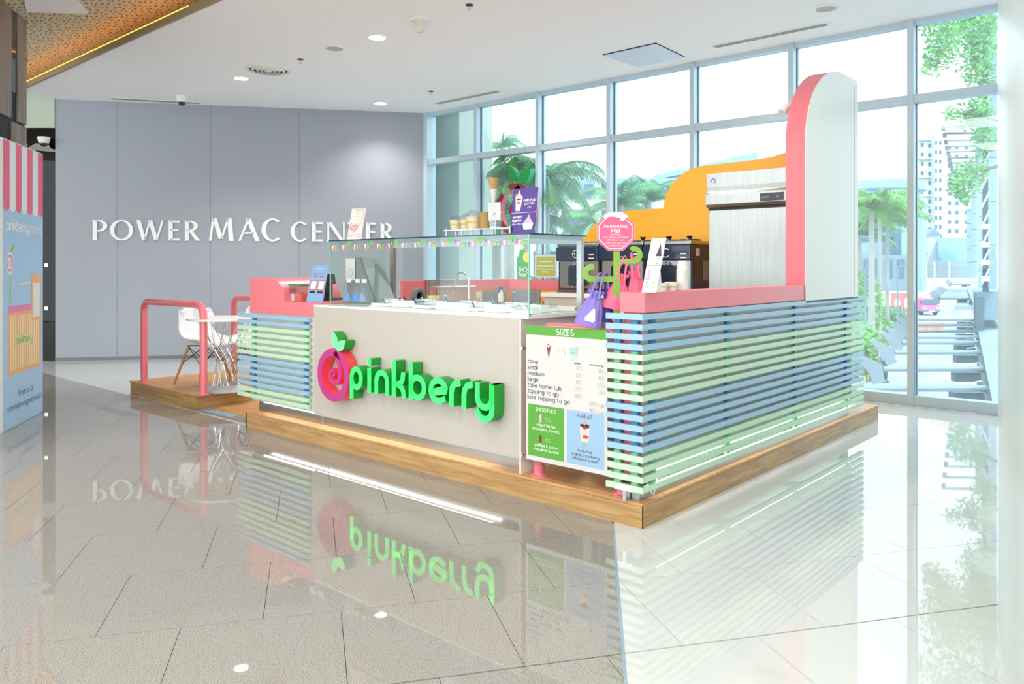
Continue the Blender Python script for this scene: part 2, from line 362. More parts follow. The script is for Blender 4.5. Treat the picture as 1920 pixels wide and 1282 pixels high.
def smoothp(p, it=2):
    for _ in range(it):
        q = [p[0]]
        for a, b in zip(p, p[1:]): q += [(a[0]*.75+b[0]*.25, a[1]*.75+b[1]*.25), (a[0]*.25+b[0]*.75, a[1]*.25+b[1]*.75)]
        q.append(p[-1]); p = q
    return p
SWS = smoothp(SW)
def swirl(mb, F, r, n0, n1=None, wd=.27, cx=0, cy=0):
    mb.ribbon([(cx+math.cos(2*PI*i/40)*r*(1-wd/2), cy+math.sin(2*PI*i/40)*r*(1-wd/2)) for i in range(40)], wd*r, F, n0, n1, True)
    k = len(SWS); mb.ribbon([(cx+x*r, cy+y*r) for x, y in SWS], [(wd*.85*(1-.68*i/k))*r for i in range(k)], F, n0, n1)
    return mb

# ================================================================== THE SETTING
ZC = 3.88; YW = 4.95
# ---- floor: slab of grout with 61 cm tiles laid in running bond, two stones meeting along a metal strip
floor = struct(MB().box(-14.2, 7, -9.2, YW+.02, -.12, -.005).build('floor', grout))
TH = R2(56); tu = Vector((math.cos(TH), math.sin(TH))); tv = Vector((-math.sin(TH), math.cos(TH)))
La = Vector((-.149, -.052)); Lb = Vector((.797, -1.367)); Ln = Vector((-(Lb-La).y, (Lb-La).x)).normalized()   # points to the window side
def clip(P, p0, n):
    out = []
    for i in range(len(P)):
        a, b = P[i], P[(i+1) % len(P)]; da = (a-p0).dot(n); db = (b-p0).dot(n)
        if da >= 0: out.append(a)
        if da*db < 0: out.append(a+(b-a)*(da/(da-db)))
    return out
def area(P): return abs(sum(P[i].x*P[(i+1) % len(P)].y-P[(i+1) % len(P)].x*P[i].y for i in range(len(P))))/2
pieces = []; TP = .6075; TR = .615
Yv = Vector((0, 1)); P0 = Vector((0, .03))
for k in range(-16, 20):
    for j in range(-24, 24):
        u0 = -2.2+j*TP+(.304 if k % 2 else 0); v0 = k*TR
        g = .0013; gl = .004 if k == -2 else g; gt = .004 if k == -3 else g
        q = [tu*a+tv*b for a, b in ((u0+g, v0+gl), (u0+TP-g, v0+gl), (u0+TP-g, v0+TR-gt), (u0+g, v0+TR-gt))]
        cen = sum(q, Vector((0, 0)))/4
        if not (-14 < cen.x < 6.8 and -9 < cen.y < YW+.5): continue
        for P, mt in ((clip(clip(q, La-Ln*.004, -Ln), P0, -Yv), 0), (clip(q, La+Ln*.004, Ln), 1), (clip(clip(q, La-Ln*.004, -Ln), P0, Yv), 1)):
            P = clip(P, Vector((0, YW)), -Yv) if P else P
            P = clip(P, Vector((-14, 0)), Vector((1, 0))) if P else P
            if len(P) < 3 or area(P) < .0015: continue
            c = sum(P, Vector((0, 0)))/len(P); d = (c.x-EYE.x)*CF.x+(c.y-EYE.y)*CF.y
            if -3.5 < c.x < -.7 and .8 < c.y < 3.3: continue
            sx = 960+1470*((c.x-EYE.x)*CR.x+(c.y-EYE.y)*CR.y)/d if d > .3 else -9e9
            vis = d > 1.9 and -120 < sx < 2040
            pieces.append((d if vis else 1e6+d, P, mt))
pieces.sort(key=lambda t: t[0])
full = {}
rest = [MB(), MB()]
for i, (d, P, mt) in enumerate(pieces):
    mat = white_tile if mt else granite
    if i < 300 and d < 1e5:
        c = sum(P, Vector((0, 0)))/len(P)
        if len(P) == 4 and abs(area(P)-(TP-.0026)*(TR-.0026)) < .0005:
            if mt not in full:
                full[mt] = MB().prism([(v.x-c.x, v.y-c.y) for v in P], (Vector((0, 0, 0)), X, Y, Z), -.006, 0).mesh('tile', mat)
            o = bpy.data.objects.new('tile', full[mt]); C.objects.link(o); o.parent = floor; o.location = (c.x, c.y, 0)
        else:
            MB().prism([(v.x-c.x, v.y-c.y) for v in P], (Vector((0, 0, 0)), X, Y, Z), -.006, 0).build('tile', mat, floor, loc=(c.x, c.y, 0))
    else:
        rest[mt].prism([(v.x, v.y) for v in P], (Vector((0, 0, 0)), X, Y, Z), -.006, 0)
for mt in (0, 1):
    o = rest[mt].build('tile_field', white_tile if mt else granite, floor); o['kind'] = 'stuff'
sp = [tuple(La-(Lb-La)*.02), tuple(La+(Lb-La)*.15), tuple(Lb+(Lb-La)*2)]
MB().ribbon([(p[0], p[1]) for p in sp], .012, (Vector((0, 0, 0)), X, Y, Z), -.006, .0008).build('metal_strip', alud, floor)

# ---- ceilings
F3 = (Vector((0, 0, 0)), X, Y, Z)
ceil = struct(MB().box(-14, 6.9, .06, YW+.2, ZC, ZC+.04).build('ceiling', white_ceiling))
slab = struct(MB().box(-14.4, 7.2, -9.4, YW+.4, 4.75, 4.9).build('ceiling_slab', white_ceiling))
up = struct(MB().box(-14, 6.9, -9.1, .5, 4.12, 4.15).build('ceiling_perforated', perforated))
MB().box(-14, 6.9, -1.262, -1.25, 4.112, 4.1195).build('panel_joint', M('joint_brown', '6a5a40', .7), up)
for i, (a, b, c, d) in enumerate(((-9.6, -6.6, -5, -1.75),)):
    q = [onz(50, 24, 4.1), onz(166, 27, 4.1), onz(128, -18, 4.1), onz(40, -30, 4.1)]
    MB().prism([(v.x, v.y) for v in q], F3, 4.105, 4.119).build('flush_panel', white_ceiling, up)
tr = struct(MB().box(-14, 6.9, .03, .06, ZC-.012, ZC+.06).build('trim_1', M('fascia_brown', '9b8868', .5)))
struct(MB().box(-14, 6.9, .06, .34, ZC+.04, ZC+.06).build('trim_2', M('cove_shelf', 'cdbb97', .6)))
tag(MB().box(-13.9, -5.2, .034, .056, ZC+.0605, ZC+.072).build('cove_light_strip', cove), 'warm amber strip light hidden in the cove where the two ceilings meet', 'light strip')
struct(MB().box(-14, 6.9, .5, .54, ZC+.06, 4.2).build('trim_3', white_ceiling))

# ---- grey wall with the shop name
WA = Vector((-10.52, .60, 0)); WD = Vector((.6056, .7958, 0)).normalized(); WN = Vector((WD.y, -WD.x, 0)); WL = 5.466
FW = (WA, WD, Z, WN)
wb = sroot('wall_back')
cuts = [0, .85, 2.18, 3.5, WL]
for a, b in zip(cuts, cuts[1:]): MB().prism(rect(a+.0015, b-.0015, .0, ZC), FW, -.12, 0).build('wall_panel', greywall, wb)
MB().prism(rect(0, WL, 0, ZC), FW, -.3, -.12).build('wall_core', greyp, wb)
MB().prism(rect(0, WL, 0, .05), FW, 0, .006).build('skirting', M('grey_skirting', '77787c', .5), wb)

def flared(ch, w, h):
    """serifed letters of a flared roman: list of polygons in a w x h box"""
    T, t = .19*h, .075*h; P = []
    def stem(x0, x1, y0=0., y1=h, f=.022): 
        m = (x1-x0); P.append([(x0-f*h, y0), (x1+f*h, y0), (x1, y0+.09*h), (x1, y1-.09*h), (x1+f*h, y1), (x0-f*h, y1), (x0, y1-.09*h), (x0, y0+.09*h)])
    def bar(x0, x1, y, tt=t): P.append([(x0, y-tt/2), (x1-.03*h, y-tt/2), (x1, y-tt*.85), (x1, y+tt*.85), (x1-.03*h, y+tt/2), (x0, y+tt/2)])
    def bowl(cx, cy, rx, ry, a0, a1, tk=T, tn=t):
        n = 18; o = []; i_ = []
        for k in range(n+1):
            a = R2(a0+(a1-a0)*k/n); o.append((cx+rx*math.cos(a), cy+ry*math.sin(a))); i_.append((cx+(rx-tk)*math.cos(a), cy+(ry-tn)*math.sin(a)))
        for k in range(n): P.append([o[k], o[k+1], i_[k+1], i_[k]])
    def dg(x0, y0, x1, y1, tk): P.append([(x0-tk/2, y0), (x0+tk/2, y0), (x1+tk/2, y1), (x1-tk/2, y1)])
    if ch == 'P': stem(.03*h, .03*h+T); bowl(.4*w, .71*h, .6*w, .29*h, -90, 90); bar(T*.6, .42*w, h-t/2); bar(T*.6, .42*w, .42*h+t/2)
    if ch == 'O': bowl(w/2, h/2, w/2, h*.515, 0, 360)
    if ch == 'W': dg(.10*w, h, .30*w, 0, T); dg(.50*w, h, .30*w, 0, t*1.2); dg(.50*w, h, .72*w, 0, T); dg(.94*w, h, .72*w, 0, t*1.2)
    if ch == 'E': stem(.03*h, .03*h+T); bar(T*.5, w, h-t*.7, t*1.2); bar(T*.5, .9*w, .52*h, t*1.1); bar(T*.5, w, t*.7, t*1.2)
    if ch == 'R': stem(.03*h, .03*h+T); bowl(.38*w, .74*h, .48*w, .26*h, -90, 90); bar(T*.5, .42*w, h-t/2); bar(T*.5, .42*w, .48*h+t/2); dg(.88*w, 0, .42*w, .48*h, T*1.1)
    if ch == 'M': dg(.08*w, 0, .2*w, h, t*1.3); dg(.5*w, .08*h, .24*w, h, T); dg(.5*w, .08*h, .80*w, h, t*1.2); dg(.9*w, 0, .82*w, h, T)
    if ch == 'A': dg(.06*w, 0, .48*w, h, t*1.3); dg(.88*w, 0, .46*w, h, T); bar(.22*w, .72*w, .36*h)
    if ch == 'C': bowl(.55*w, h/2, .55*w, h*.515, 48, 312)
    if ch == 'N': stem(.02*h, .02*h+t*1.3); stem(w-t*1.4, w-.02*h); dg(w-t*1.6, 0, .06*w+t, h, T)
    if ch == 'T': stem(w/2-T/2, w/2+T/2); bar(0, w, h-t*.6, t*1.2); P.append([(0, h), (0, .8*h), (t*.5, .9*h), (t*.5, h)]); P.append([(w, h), (w, .8*h), (w-t*.5, .9*h), (w-t*.5, h)])
    return P
lw = M('white_letters', 'f4f4f4', .4)
sg = thing('wall_sign', 'large white flared capital letters POWER MAC CENTER on the grey wall', 'sign', WA+WD*2.7+WN*.004+Z*1.8)
off = -(WD*2.7+Z*1.8)
for ch, x0, x1, h in (('P', .512, .721, .305), ('O', .758, 1.083, .305), ('W', 1.114, 1.523, .305), ('E', 1.574, 1.741, .305), ('R', 1.806, 2.034, .305),
                      ('M', 2.15, 2.526, .352), ('A', 2.59, 2.914, .352), ('C', 2.935, 3.239, .352), ('C', 3.37, 3.637, .305), ('E', 3.686, 3.857, .305),
                      ('N', 3.923, 4.203, .305), ('T', 4.236, 4.494, .305), ('E', 4.519, 4.686, .305), ('R', 4.749, 4.964, .305)):
    mb = MB(); fr = (off+WD*x0+Z*1.797, WD, Z, WN)
    for p in flared(ch, x1-x0, h): mb.prism(p, fr, 0, .02)
    mb.build('letter', lw, sg)

# ---- left: shop front beside the grey wall
wl = sroot('wall_left')
FL = (WA-CR*3.52-CF*.02, CR, Z, -CF)
MB().prism(rect(0, 3.52, 3.455, ZC), FL, -.1, 0).build('bulkhead', M('pale_green_paint', 'bccbb8', .6), wl)
MB().prism(rect(0, 3.52, .0, 3.455), FL, -.03, -.02).build('glass_front', tinted, wl)
for z in (1.42, .78): MB().prism(rect(2.2, 3.5, z, z+.02), FL, -.019, -.015).build('glass_seam', dark, wl)
for a in (2.25, 3.4):
    for z in (1.42, .78): MB().prism(rect(a-.025, a+.025, z-.02, z+.03), FL, -.019, .0).build('patch_fitting', chrome, wl)
sh = sroot('wall_shop')
MB().box(-14, -10.3, 3.6, 3.7, 0, ZC).build('wall_rear', M('shop_wall', '55544e', .7), sh)
MB().box(-14.1, -14, .2, 3.7, 0, ZC).build('wall_side', M('shop_wall', '55544e', .7), sh)
MB().box(-13.9, -11.0, 1.2, 3.6, 3.30, 3.34).build('shop_soffit', M('shop_ceiling', '6f6f66', .8), sh)
r = thing('display_shelves', 'dark shelving unit with boxes inside the dim shop at far left', 'shelving', (-11.6, 2.6, 0))
MB().box(-.6, .6, 0, .4, 0, .06).box(-.6, .6, .36, .4, 0, 2.3).box(-.62, -.58, 0, .4, 0, 2.3).box(.58, .62, 0, .4, 0, 2.3).build('case', dark, r)
for z in (.55, 1.0, 1.5, 2.0): MB().box(-.58, .58, .02, .36, z, z+.03).build('shelf', M('shop_wood', '6b5a44', .5), r)
proto = tag(MB().box(-.1, .1, -.1, .1, .003, .2).build('storage_box', M('tan_box', 'a0906c', .6), loc=(-11.8, 2.8, .58), bevel=.004), 'tan box on the lowest shelf inside the dim shop, leftmost', 'box', 'boxes on the shop shelves')
for p, lb_ in (((-11.4, 2.8, .58), 'tan box on the lowest shelf inside the dim shop, right of the other'), ((-11.7, 2.8, 1.03), 'tan box on the second shelf inside the dim shop, left one'), ((-11.3, 2.8, 1.03), 'tan box on the second shelf inside the dim shop, right one')): dup(proto, p, label=lb_)
light('shop_light', 'AREA', (-11.6, 1.9, 3.25), (0, 0, 0), 9, (1, .85, .65), .5)

# ---- right: broad curved white column
mb = MB(); cc = Vector((5.542, .777)); rr = 3.98; n = 40; a0, a1 = R2(152), R2(212); vs = []
for k in range(n+1):
    a = a0+(a1-a0)*k/n
    for rad in (rr, rr-.35):
        for z in (0, 4.3): vs.append((cc.x+rad*math.cos(a), cc.y+rad*math.sin(a), z))
fs = []
for k in range(n):
    b = 4*k; fs += [(b, b+1, b+5, b+4), (b+2, b+6, b+7, b+3), (b+1, b+3, b+7, b+5), (b, b+4, b+6, b+2)]
fs += [(0, 2, 3, 1), (4*n, 4*n+1, 4*n+3, 4*n+2)]
mb.add(vs, fs)
colw = M('column_cladding', 'cbd4d3', .25, bump=.12, bscale=9, stretch=(1, 1, .08), var=.04, vscale=3)
wr = struct(mb.build('wall_right', colw, smooth=True))
e = cc+Vector((math.cos(a0), math.sin(a0)))*rr
MB().box(e.x, e.x+.3, e.y-.1, YW, 0, ZC).build('wall_return', colw, wr)
# enclosing walls of the concourse behind the viewpoint
struct(MB().box(-14.2, -14, -9.1, 4.95, 0, 4.75).build('wall_far_left', white))

# ---- window wall
XM = [.02-1.22*k for k in range(7)]+[-7.2]
def bay(i, xl, xr, first=False):
    wd = sroot('window_%d' % (i+1))
    mb = MB()
    MB().box(xr-.03, xr+.03, YW, YW+.17, 0, ZC).build('mullion', alu, wd, bevel=.003)
    MB().box(xl+.03, xr-.03, YW+.01, YW+.15, 3.045, 3.128).build('transom', alu, wd, bevel=.003)
    MB().box(xl+.03, xr-.03, YW+.01, YW+.15, 0.0, .11).build('sill', alu, wd, bevel=.003)
    MB().box(xl+.03, xr-.03, YW+.03, YW+.15, ZC-.05, ZC).build('head', alu, wd)
    MB().box(xl+.03, xr-.03, YW+.10, YW+.108, .11, 3.045).build('pane', winglass, wd)
    MB().box(xl+.03, xr-.03, YW+.10, YW+.108, 3.128, ZC-.05).build('pane', winglass, wd)
    mb = MB()
    for a in (xl+.03, xr-.036): mb.box(a, a+.006, YW+.085, YW+.12, .11, ZC-.05)
    mb.build('gasket', M('gasket_dark', '4c5f6b', .6), wd)
xs = [1.24+.6]+XM
for i in range(len(xs)-1): bay(i, xs[i+1], xs[i] if i else 1.24)
MB().box(-7.26, -7.14, YW-.02, YW+.17, 0, ZC).build('end_post', alu, bpy.data.objects['window_7'])
MB().box(XM[0]+.0301, XM[0]+.034, YW+.02, YW+.14, 0, 1.05).build('cover_strip', M('cover_blue_grey', '6f8ea2', .4), bpy.data.objects['window_1'])

# ---- things on the ceiling
r = thing('ceiling_downlight', 'lit recessed downlight beside the round air vent', 'ceiling light', onz(452, 146, ZC), group='recessed downlights')
MB().lathe([(.115, 0), (.115, -.008), (.09, -.012), (.09, 0)], n=32).build('trim_ring', white, r, smooth=True)
MB().lathe([(0, -.004), (.09, -.004), (.09, -.002), (0, -.002)], n=32).build('lamp', lampface, r)
r1 = dup(r, onz(707, 69, ZC), label='lit recessed downlight nearest the white bell-shaped ceiling fitting')
r2 = dup(r, onz(714, 193, ZC), label='lit recessed downlight near the corner of grey wall and windows')
for p, e in ((r.location, 170), (r1.location, 170), (r2.location, 85), (Vector((-1.6, 1.75, ZC)), 150), (Vector((1.1, 1.75, ZC)), 40), (Vector((-4.4, 3.97, ZC)), 90), (Vector((-1.2, 3.97, ZC)), 60)):  # spots away from the fittings are added lamps to brighten the room
    o = light('downlight_and_fill', 'SPOT', p-Z*.03, (0, 0, 0), e*1.0, (1, .96, .9)); o.data.spot_size = R2(125); o.data.spot_blend = .8; o.data.shadow_soft_size = .09
r = thing('ceiling_speaker', 'flush round ceiling speaker left of the white bell-shaped fitting', 'speaker', onz(627, 90, ZC), group='ceiling speakers')
MB().lathe([(.11, 0), (.11, -.01), (.095, -.012), (.095, 0)], n=32).build('trim_ring', white, r, smooth=True)
MB().lathe([(0, -.008), (.095, -.008), (.095, -.002), (0, -.002)], n=32).build('grille', M('speaker_grille', 'b9b9b6', .7), r)
dup(r, onz(1549, 15, ZC), label='flush round ceiling speaker near the windows at top right')
r = thing('ceiling_vent', 'round white air diffuser with concentric rings in the ceiling', 'air vent', onz(503, 130, ZC))
MB().lathe([(.28, 0), (.28, -.008), (.24, -.02), (.235, 0)], n=40).build('outer_ring', white, r, smooth=True)
for q in (.19, .14, .09): MB().lathe([(q+.02, -.002), (q, -.03), (q-.012, -.03), (q+.008, -.002)], n=36).build('ring', white, r, smooth=True)
MB().lathe([(0, -.026), (.05, -.024), (.055, -.004), (0, -.004)], n=24).build('hub', white, r, smooth=True)
MB().lathe([(0, -.001), (.235, -.001), (.235, 0), (0, 0)], n=32).build('throat', M('vent_dark', '4a4d50', .8), r)
def sprinkler(x, y, lab):
    r = thing('fire_sprinkler', lab, 'sprinkler', onz(x, y, ZC), group='fire sprinklers')
    MB().lathe([(.038, 0), (.038, -.006), (.012, -.012), (.012, 0)], n=20).build('rosette', dark, r)
    MB().lathe([(.008, -.01), (.006, -.045), (0, -.045)], n=10).build('stem', chrome, r)
    MB().lathe([(0, -.045), (.016, -.047), (.016, -.049), (0, -.049)], n=14).build('deflector', chrome, r)
sprinkler(563, 111, 'small black fire sprinkler right of the round air vent')
sprinkler(880, 9, 'small black fire sprinkler at the top right of the bell-shaped fitting')
sprinkler(808, 171, 'small black fire sprinkler left end of the slot vent by the windows')
r = thing('ceiling_sensor', 'white bell-shaped fitting hanging from the ceiling', 'ceiling fitting', onz(788, 37, ZC))
MB().lathe([(.10, 0), (.10, -.012), (.085, -.02)], n=28).build('base', white, r, smooth=True)
MB().lathe([(.085, -.012), (.055, -.045), (.038, -.085), (.033, -.125), (.022, -.132), (0, -.134)], n=28).build('bell', M('fitting_cream', 'd9d3c8', .4), r, smooth=True)
def slotvent(a, b, lab):
    d = (b-a); ang = math.atan2(d.y, d.x); L = d.length
    r = thing('slot_vent', lab, 'air vent', a, ang, 'slot vents along the ceiling edge')
    MB().box(0, L, -.06, .06, -.006, 0).build('frame', white, r)
    for k in (-.033, 0, .033): MB().box(.03, L-.03, k-.006, k+.006, -.009, -.0055).build('slot', M('slot_grey', '7c8285', .8), r)
slotvent(Vector((-6.52, 4.55, ZC)), Vector((-5.2, 4.55, ZC)), 'long slot vent beside the windows near the far corner')
slotvent(Vector((-1.93, 4.53, ZC)), Vector((-.62, 4.53, ZC)), 'long slot vent beside the windows above the kiosk tower')
slotvent(onz(205, 184, ZC), onz(377, 193, ZC), 'long slot vent running along the top of the grey wall')
q = [onz(1130, 102, ZC), onz(1230, 80, ZC), onz(1284, 106, ZC), onz(1195, 124, ZC)]
r = thing('ceiling_hatch', 'ceiling opening covered with crumpled bluish plastic film', 'ceiling hatch', q[0])
rel = [v-q[0] for v in q]
MB().prism([(v.x, v.y) for v in rel], F3, -.004, 0).build('opening', dark, r)
def sag(u, v):
    p = (rel[0]*(1-u)+rel[1]*u)*(1-v)+(rel[3]*(1-u)+rel[2]*u)*v; h = math.sin(PI*u)*math.sin(PI*v)
    return (p.x, p.y, -.012-.03*h-.012*math.sin(9*u+4*v)*math.sin(7*v)*(1-abs(2*u-1)))
MB().grid(sag, 14, 12).build('plastic_film', M('film', 'd3def0', .35), r, smooth=True)
def dome(loc, lab, drop=0.):
    r = thing('dome_camera', lab, 'camera', loc, group='security dome cameras')
    MB().lathe([(.085, 0), (.085, -.02), (.07, -.075), (.062, -.09), (0, -.09)], n=24).build('housing', white, r, smooth=True)
    MB().ball((0, 0, -.09), (.055, .055, .05), 16, 10).build('dome', M('dome_smoke', '2a2526', .05, coat=.5), r, smooth=True)
dome(onz(341, 180, ZC), 'white dome camera with dark lens above the grey wall')
dome(onz(82, 257, 3.3), 'white dome camera seen inside the dark shop front')

# ================================================================== KIOSK
# ---- oak plinth the kiosk stands on
r = thing('kiosk_plinth', 'long oak laminate plinth carrying the whole kiosk', 'platform', (0, 0, 0))
MB().box(-4.02, -.012, .012, 3.99, .0, .118).build('core', wood_top, r)
MB().box(-4.055, 0, 0, 4.003, .118, .135).build('deck', wood_top, r, bevel=.002)
for a, b in ((-4.055, -3.45), (-3.449, -2.2), (-2.199, -.62), (-.619, -.001)): MB().box(a, b, .001, .013, .0, .117).build('fascia_board', wood, r)
for a, b in ((.002, .75), (.751, 1.62), (1.621, 2.9), (2.901, 4.001)): MB().box(-.013, -.001, a, b, .0, .117).build('fascia_board', wood_y, r)
MB().box(-4.055, -4.04, .001, 4.0, 0, .117).build('fascia_board', wood_y, r)

def steeltoe(r, x0, x1, y0, y1): MB().box(x0, x1, y0, y1, .135, .29).build('toe_kick', steel, r)
# ---- front service counter
r = thing('service_counter', 'cream front counter panel carrying the big green lettering', 'counter', (-2, .03, .135))
def L(x, y, z): return Vector((x, y, z))-Vector((-2, .03, .135))
def lb(r, nm, mt, x0, x1, y0, y1, z0, z1, **k):
    o = r.location; return MB().box(x0-o.x, x1-o.x, y0-o.y, y1-o.y, z0-o.z, z1-o.z).build(nm, mt, r, **k)
lb(r, 'front_panel', cream, -3.065, -.895, .03, .05, .225, 1.085)
lb(r, 'body', cream2, -3.065, -.90, .06, .66, .24, 1.02)
lb(r, 'toe_kick', steel, -3.065, -.90, .10, .60, .135, .24)
lb(r, 'toe_divider', chrome, -3.06, -3.045, .094, .10, .135, .24)
lb(r, 'worktop', M('solid_surface_white', 'f4f4f1', .2), -3.065, -.82, .028, .70, 1.082, 1.098, bevel=.002)
lb(r, 'light_strip', led, -3.06, -1.15, .052, .066, .226, .234)
lb(r, 'end_panel', cream2, -.896, -.882, .03, .66, .135, 1.08)
# ---- lettering on the counter
SF = front(-2.47, .03, .499); sg = thing('pinkberry_sign', 'raised glowing green lettering and pink swirl fruit on the cream counter', 'sign', (-2.47, .03, .499))
SF = (Vector((0, 0, 0)), X, Z, -Y)
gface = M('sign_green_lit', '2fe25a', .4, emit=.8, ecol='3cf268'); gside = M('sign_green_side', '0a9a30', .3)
pface = M('sign_magenta_lit', 'b83280', .4, emit=.08, ecol='d43c8a'); pside = M('sign_red_side', 'e5394c', .3, emit=.1, ecol='ff4a4a')
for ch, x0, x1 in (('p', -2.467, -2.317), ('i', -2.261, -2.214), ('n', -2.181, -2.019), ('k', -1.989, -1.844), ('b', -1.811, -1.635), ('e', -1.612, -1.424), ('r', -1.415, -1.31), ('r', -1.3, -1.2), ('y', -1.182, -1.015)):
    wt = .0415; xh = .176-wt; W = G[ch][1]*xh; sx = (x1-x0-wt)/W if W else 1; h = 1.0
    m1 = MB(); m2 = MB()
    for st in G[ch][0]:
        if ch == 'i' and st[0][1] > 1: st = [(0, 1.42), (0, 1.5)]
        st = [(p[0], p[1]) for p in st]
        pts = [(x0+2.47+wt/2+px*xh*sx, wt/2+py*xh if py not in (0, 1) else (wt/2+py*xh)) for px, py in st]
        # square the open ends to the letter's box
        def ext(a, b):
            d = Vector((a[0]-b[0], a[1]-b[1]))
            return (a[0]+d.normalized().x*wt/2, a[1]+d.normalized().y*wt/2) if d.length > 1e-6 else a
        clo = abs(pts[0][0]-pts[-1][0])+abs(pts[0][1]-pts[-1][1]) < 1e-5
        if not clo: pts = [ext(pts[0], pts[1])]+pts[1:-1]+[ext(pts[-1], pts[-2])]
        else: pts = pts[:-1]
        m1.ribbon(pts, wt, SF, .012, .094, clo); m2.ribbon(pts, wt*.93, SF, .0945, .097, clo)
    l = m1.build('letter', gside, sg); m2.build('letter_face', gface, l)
m1 = MB(); m2 = MB(); swirl(m1, SF, .2, .012, .094, .29, -.207, .085); swirl(m2, SF, .199, .0945, .097, .28, -.207, .085)
l = m1.build('fruit', pside, sg, label='pink swirl fruit with red sides'); m2.build('fruit_face', pface, l)
for q in ((-.170, .285, -.205, .412, .075), (-.165, .275, -.055, .352, .075)):
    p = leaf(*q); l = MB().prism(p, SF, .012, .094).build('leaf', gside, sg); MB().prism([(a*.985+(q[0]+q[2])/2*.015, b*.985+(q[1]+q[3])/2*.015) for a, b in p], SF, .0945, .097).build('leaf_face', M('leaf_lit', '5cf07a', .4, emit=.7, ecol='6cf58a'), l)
o = MB()
for x in (.25, .55, .95, 1.3): o.tube([(x, .0, .03), (x, -.03, .03)], .006, 6)
o.tube([(.2, -.02, .02), (1.38, -.02, .02)], .004, 6); o.build('mounting_rail', steel, sg)

# ---- left cabinet: white body, pink cap with a quarter round, fourteen slats
def slats(r, P, F, length, zs, cols, bats, bo=.0):
    """slats run along F.u; battens behind them painted with the same colour changes"""
    O, U, V, N = F
    for z, c in zip(zs, cols):
        MB().prism(rect(0, length, z-.016, z+.016), F, .022, .045).build('slat', green if c else blue, r, bevel=.0015)
    for b in bats:
        i = 0
        while i < len(cols):
            j = i
            while j+1 < len(cols) and cols[j+1] == cols[i]: j += 1
            MB().prism(rect(b-.021, b+.021, zs[j]-.027, zs[i]+.027 if i else zs[i]+.012), F, .0, .0225).build('batten', greend if cols[i] else blued, r); i = j+1
r = thing('slatted_cabinet', 'short cabinet with blue and green slats at the left end of the counter', 'cabinet', (-4.04, .05, .135))
lb(r, 'body', cream2, -4.04, -3.068, .05, .62, .235, 1.0)
lb(r, 'toe_kick', steel, -4.0, -3.068, .10, .60, .135, .24)
lb(r, 'light_strip', led, -3.85, -3.09, .055, .066, .226, .2345)
slats(r, None, (Vector((-.165, 0, -.135)), X, Z, -Y), 1.10, [.975-.0536*i for i in range(14)], [0]*2+[1]*5+[0]*5+[1]*2, (.30-.07, 1.02))
cap = [(0, 0), (1.01, 0), (1.01, .11)]+[(.62-.0, .11)]
cap += [(.60-.39*(1-math.cos(R2(a)))+.0-.0, .11+.19*math.sin(R2(a))) for a in (0,)]
cap = [(0, 0), (1.01, 0), (1.01, .112), (.55, .112)]+[(.33+.22*math.cos(R2(a)), .112+.190*math.sin(R2(a))) for a in range(10, 91, 10)]+[(0, .302)]
MB().prism(cap, (Vector((-.008, 0, .865)), X, Z, -Y), -.56, .012).build('cap', pink, r, bevel=.002)

# ---- right slatted counter with pink top
r = thing('slatted_counter', 'long right-hand counter with blue and green slats and a pink top', 'counter', (-.1, 1.7, .135))
lb(r, 'body', cream2, -.13, -.022, .03, 3.34, .26, 1.152)
lb(r, 'end_board', pink, -.132, -.024, .022, .0295, .26, 1.152)
lb(r, 'toe_kick', steel, -.13, -.035, .03, 3.30, .135, .26)
lb(r, 'light_strip', led, -.033, -.021, .10, 3.30, .248, .2585)
lb(r, 'pink_top', pink, -.148, .012, .006, 2.215, 1.153, 1.262, bevel=.002)
lb(r, 'worktop', M('solid_surface_white', 'f4f4f1', .2), -.62, -.149, .9, 2.215, 1.06, 1.10)
zs = [1.132-.0541*i-.135 for i in range(18)]; cols = [0]*4+[1]*5+[0]*5+[1]*4
slats(r, None, (Vector((.075, -1.72, 0)), Y, Z, X), 3.56, zs, cols, (.14, 1.03, 2.12, 3.2))
slats(r, None, (Vector((-.115, -1.6845, 0)), X, Z, -Y), .236, zs, cols, (.06, .17))
MB().tube([Vector((.085, -1.63, .10))+v for v in (Vector((0, 0, 0)), Vector((.01, .03, -.06)), Vector((.0, .07, -.085)), Vector((-.005, .12, -.0)), Vector((-.005, .13, .03)))], .004, 6).build('cable', white, r)
r = thing('spot_lamp', 'small lit flood lamp at the foot of the slatted corner', 'lamp', (-.10, .0, .21))
MB().box(-.055, .055, -.034, -.012, -.012, .012).build('housing', white, r, bevel=.004)
MB().box(-.05, .05, -.03, -.016, -.0135, -.0121).build('lens', led, r)
MB().box(-.01, .01, -.02, .02, -.075, -.012).build('bracket', chrome, r)

# ---- tower with pink front and white sides
tp = [(2.225, 0), (2.225, 1.16)]+[(3.0-.775*math.cos(R2(a)), 2.10+.755*math.sin(R2(a))**.9) for a in range(0, 91, 6)]
tp = [(y, z) for y, z in tp]+[(3.385, 2.855), (3.385, 0)]
tp = [(2.225, 1.13), (2.225, 2.33)]+[(3.0-.775*math.cos(R2(a)), 2.33+.652*math.sin(R2(a))) for a in range(6, 91, 6)]+[(3.385, 2.982), (3.385, 1.13)]
tp2 = [(2.225, .27), (3.385, .27)]+tp[::-1][1:-1]
r = thing('kiosk_tower', 'tall rounded tower with pink edge and white side panel', 'tower', (0, 2.8, 1.13))
FT = (Vector((0, -2.8, -1.13)), Y, Z, X)
def inset(P, d):
    out = []
    for y, z in P: out.append((min(max(y, 2.225+d), 3.385), min(z, 2.982-d)))
    return out
MB().prism(tp, FT, -.135, .012).build('pink_core', pink, r)
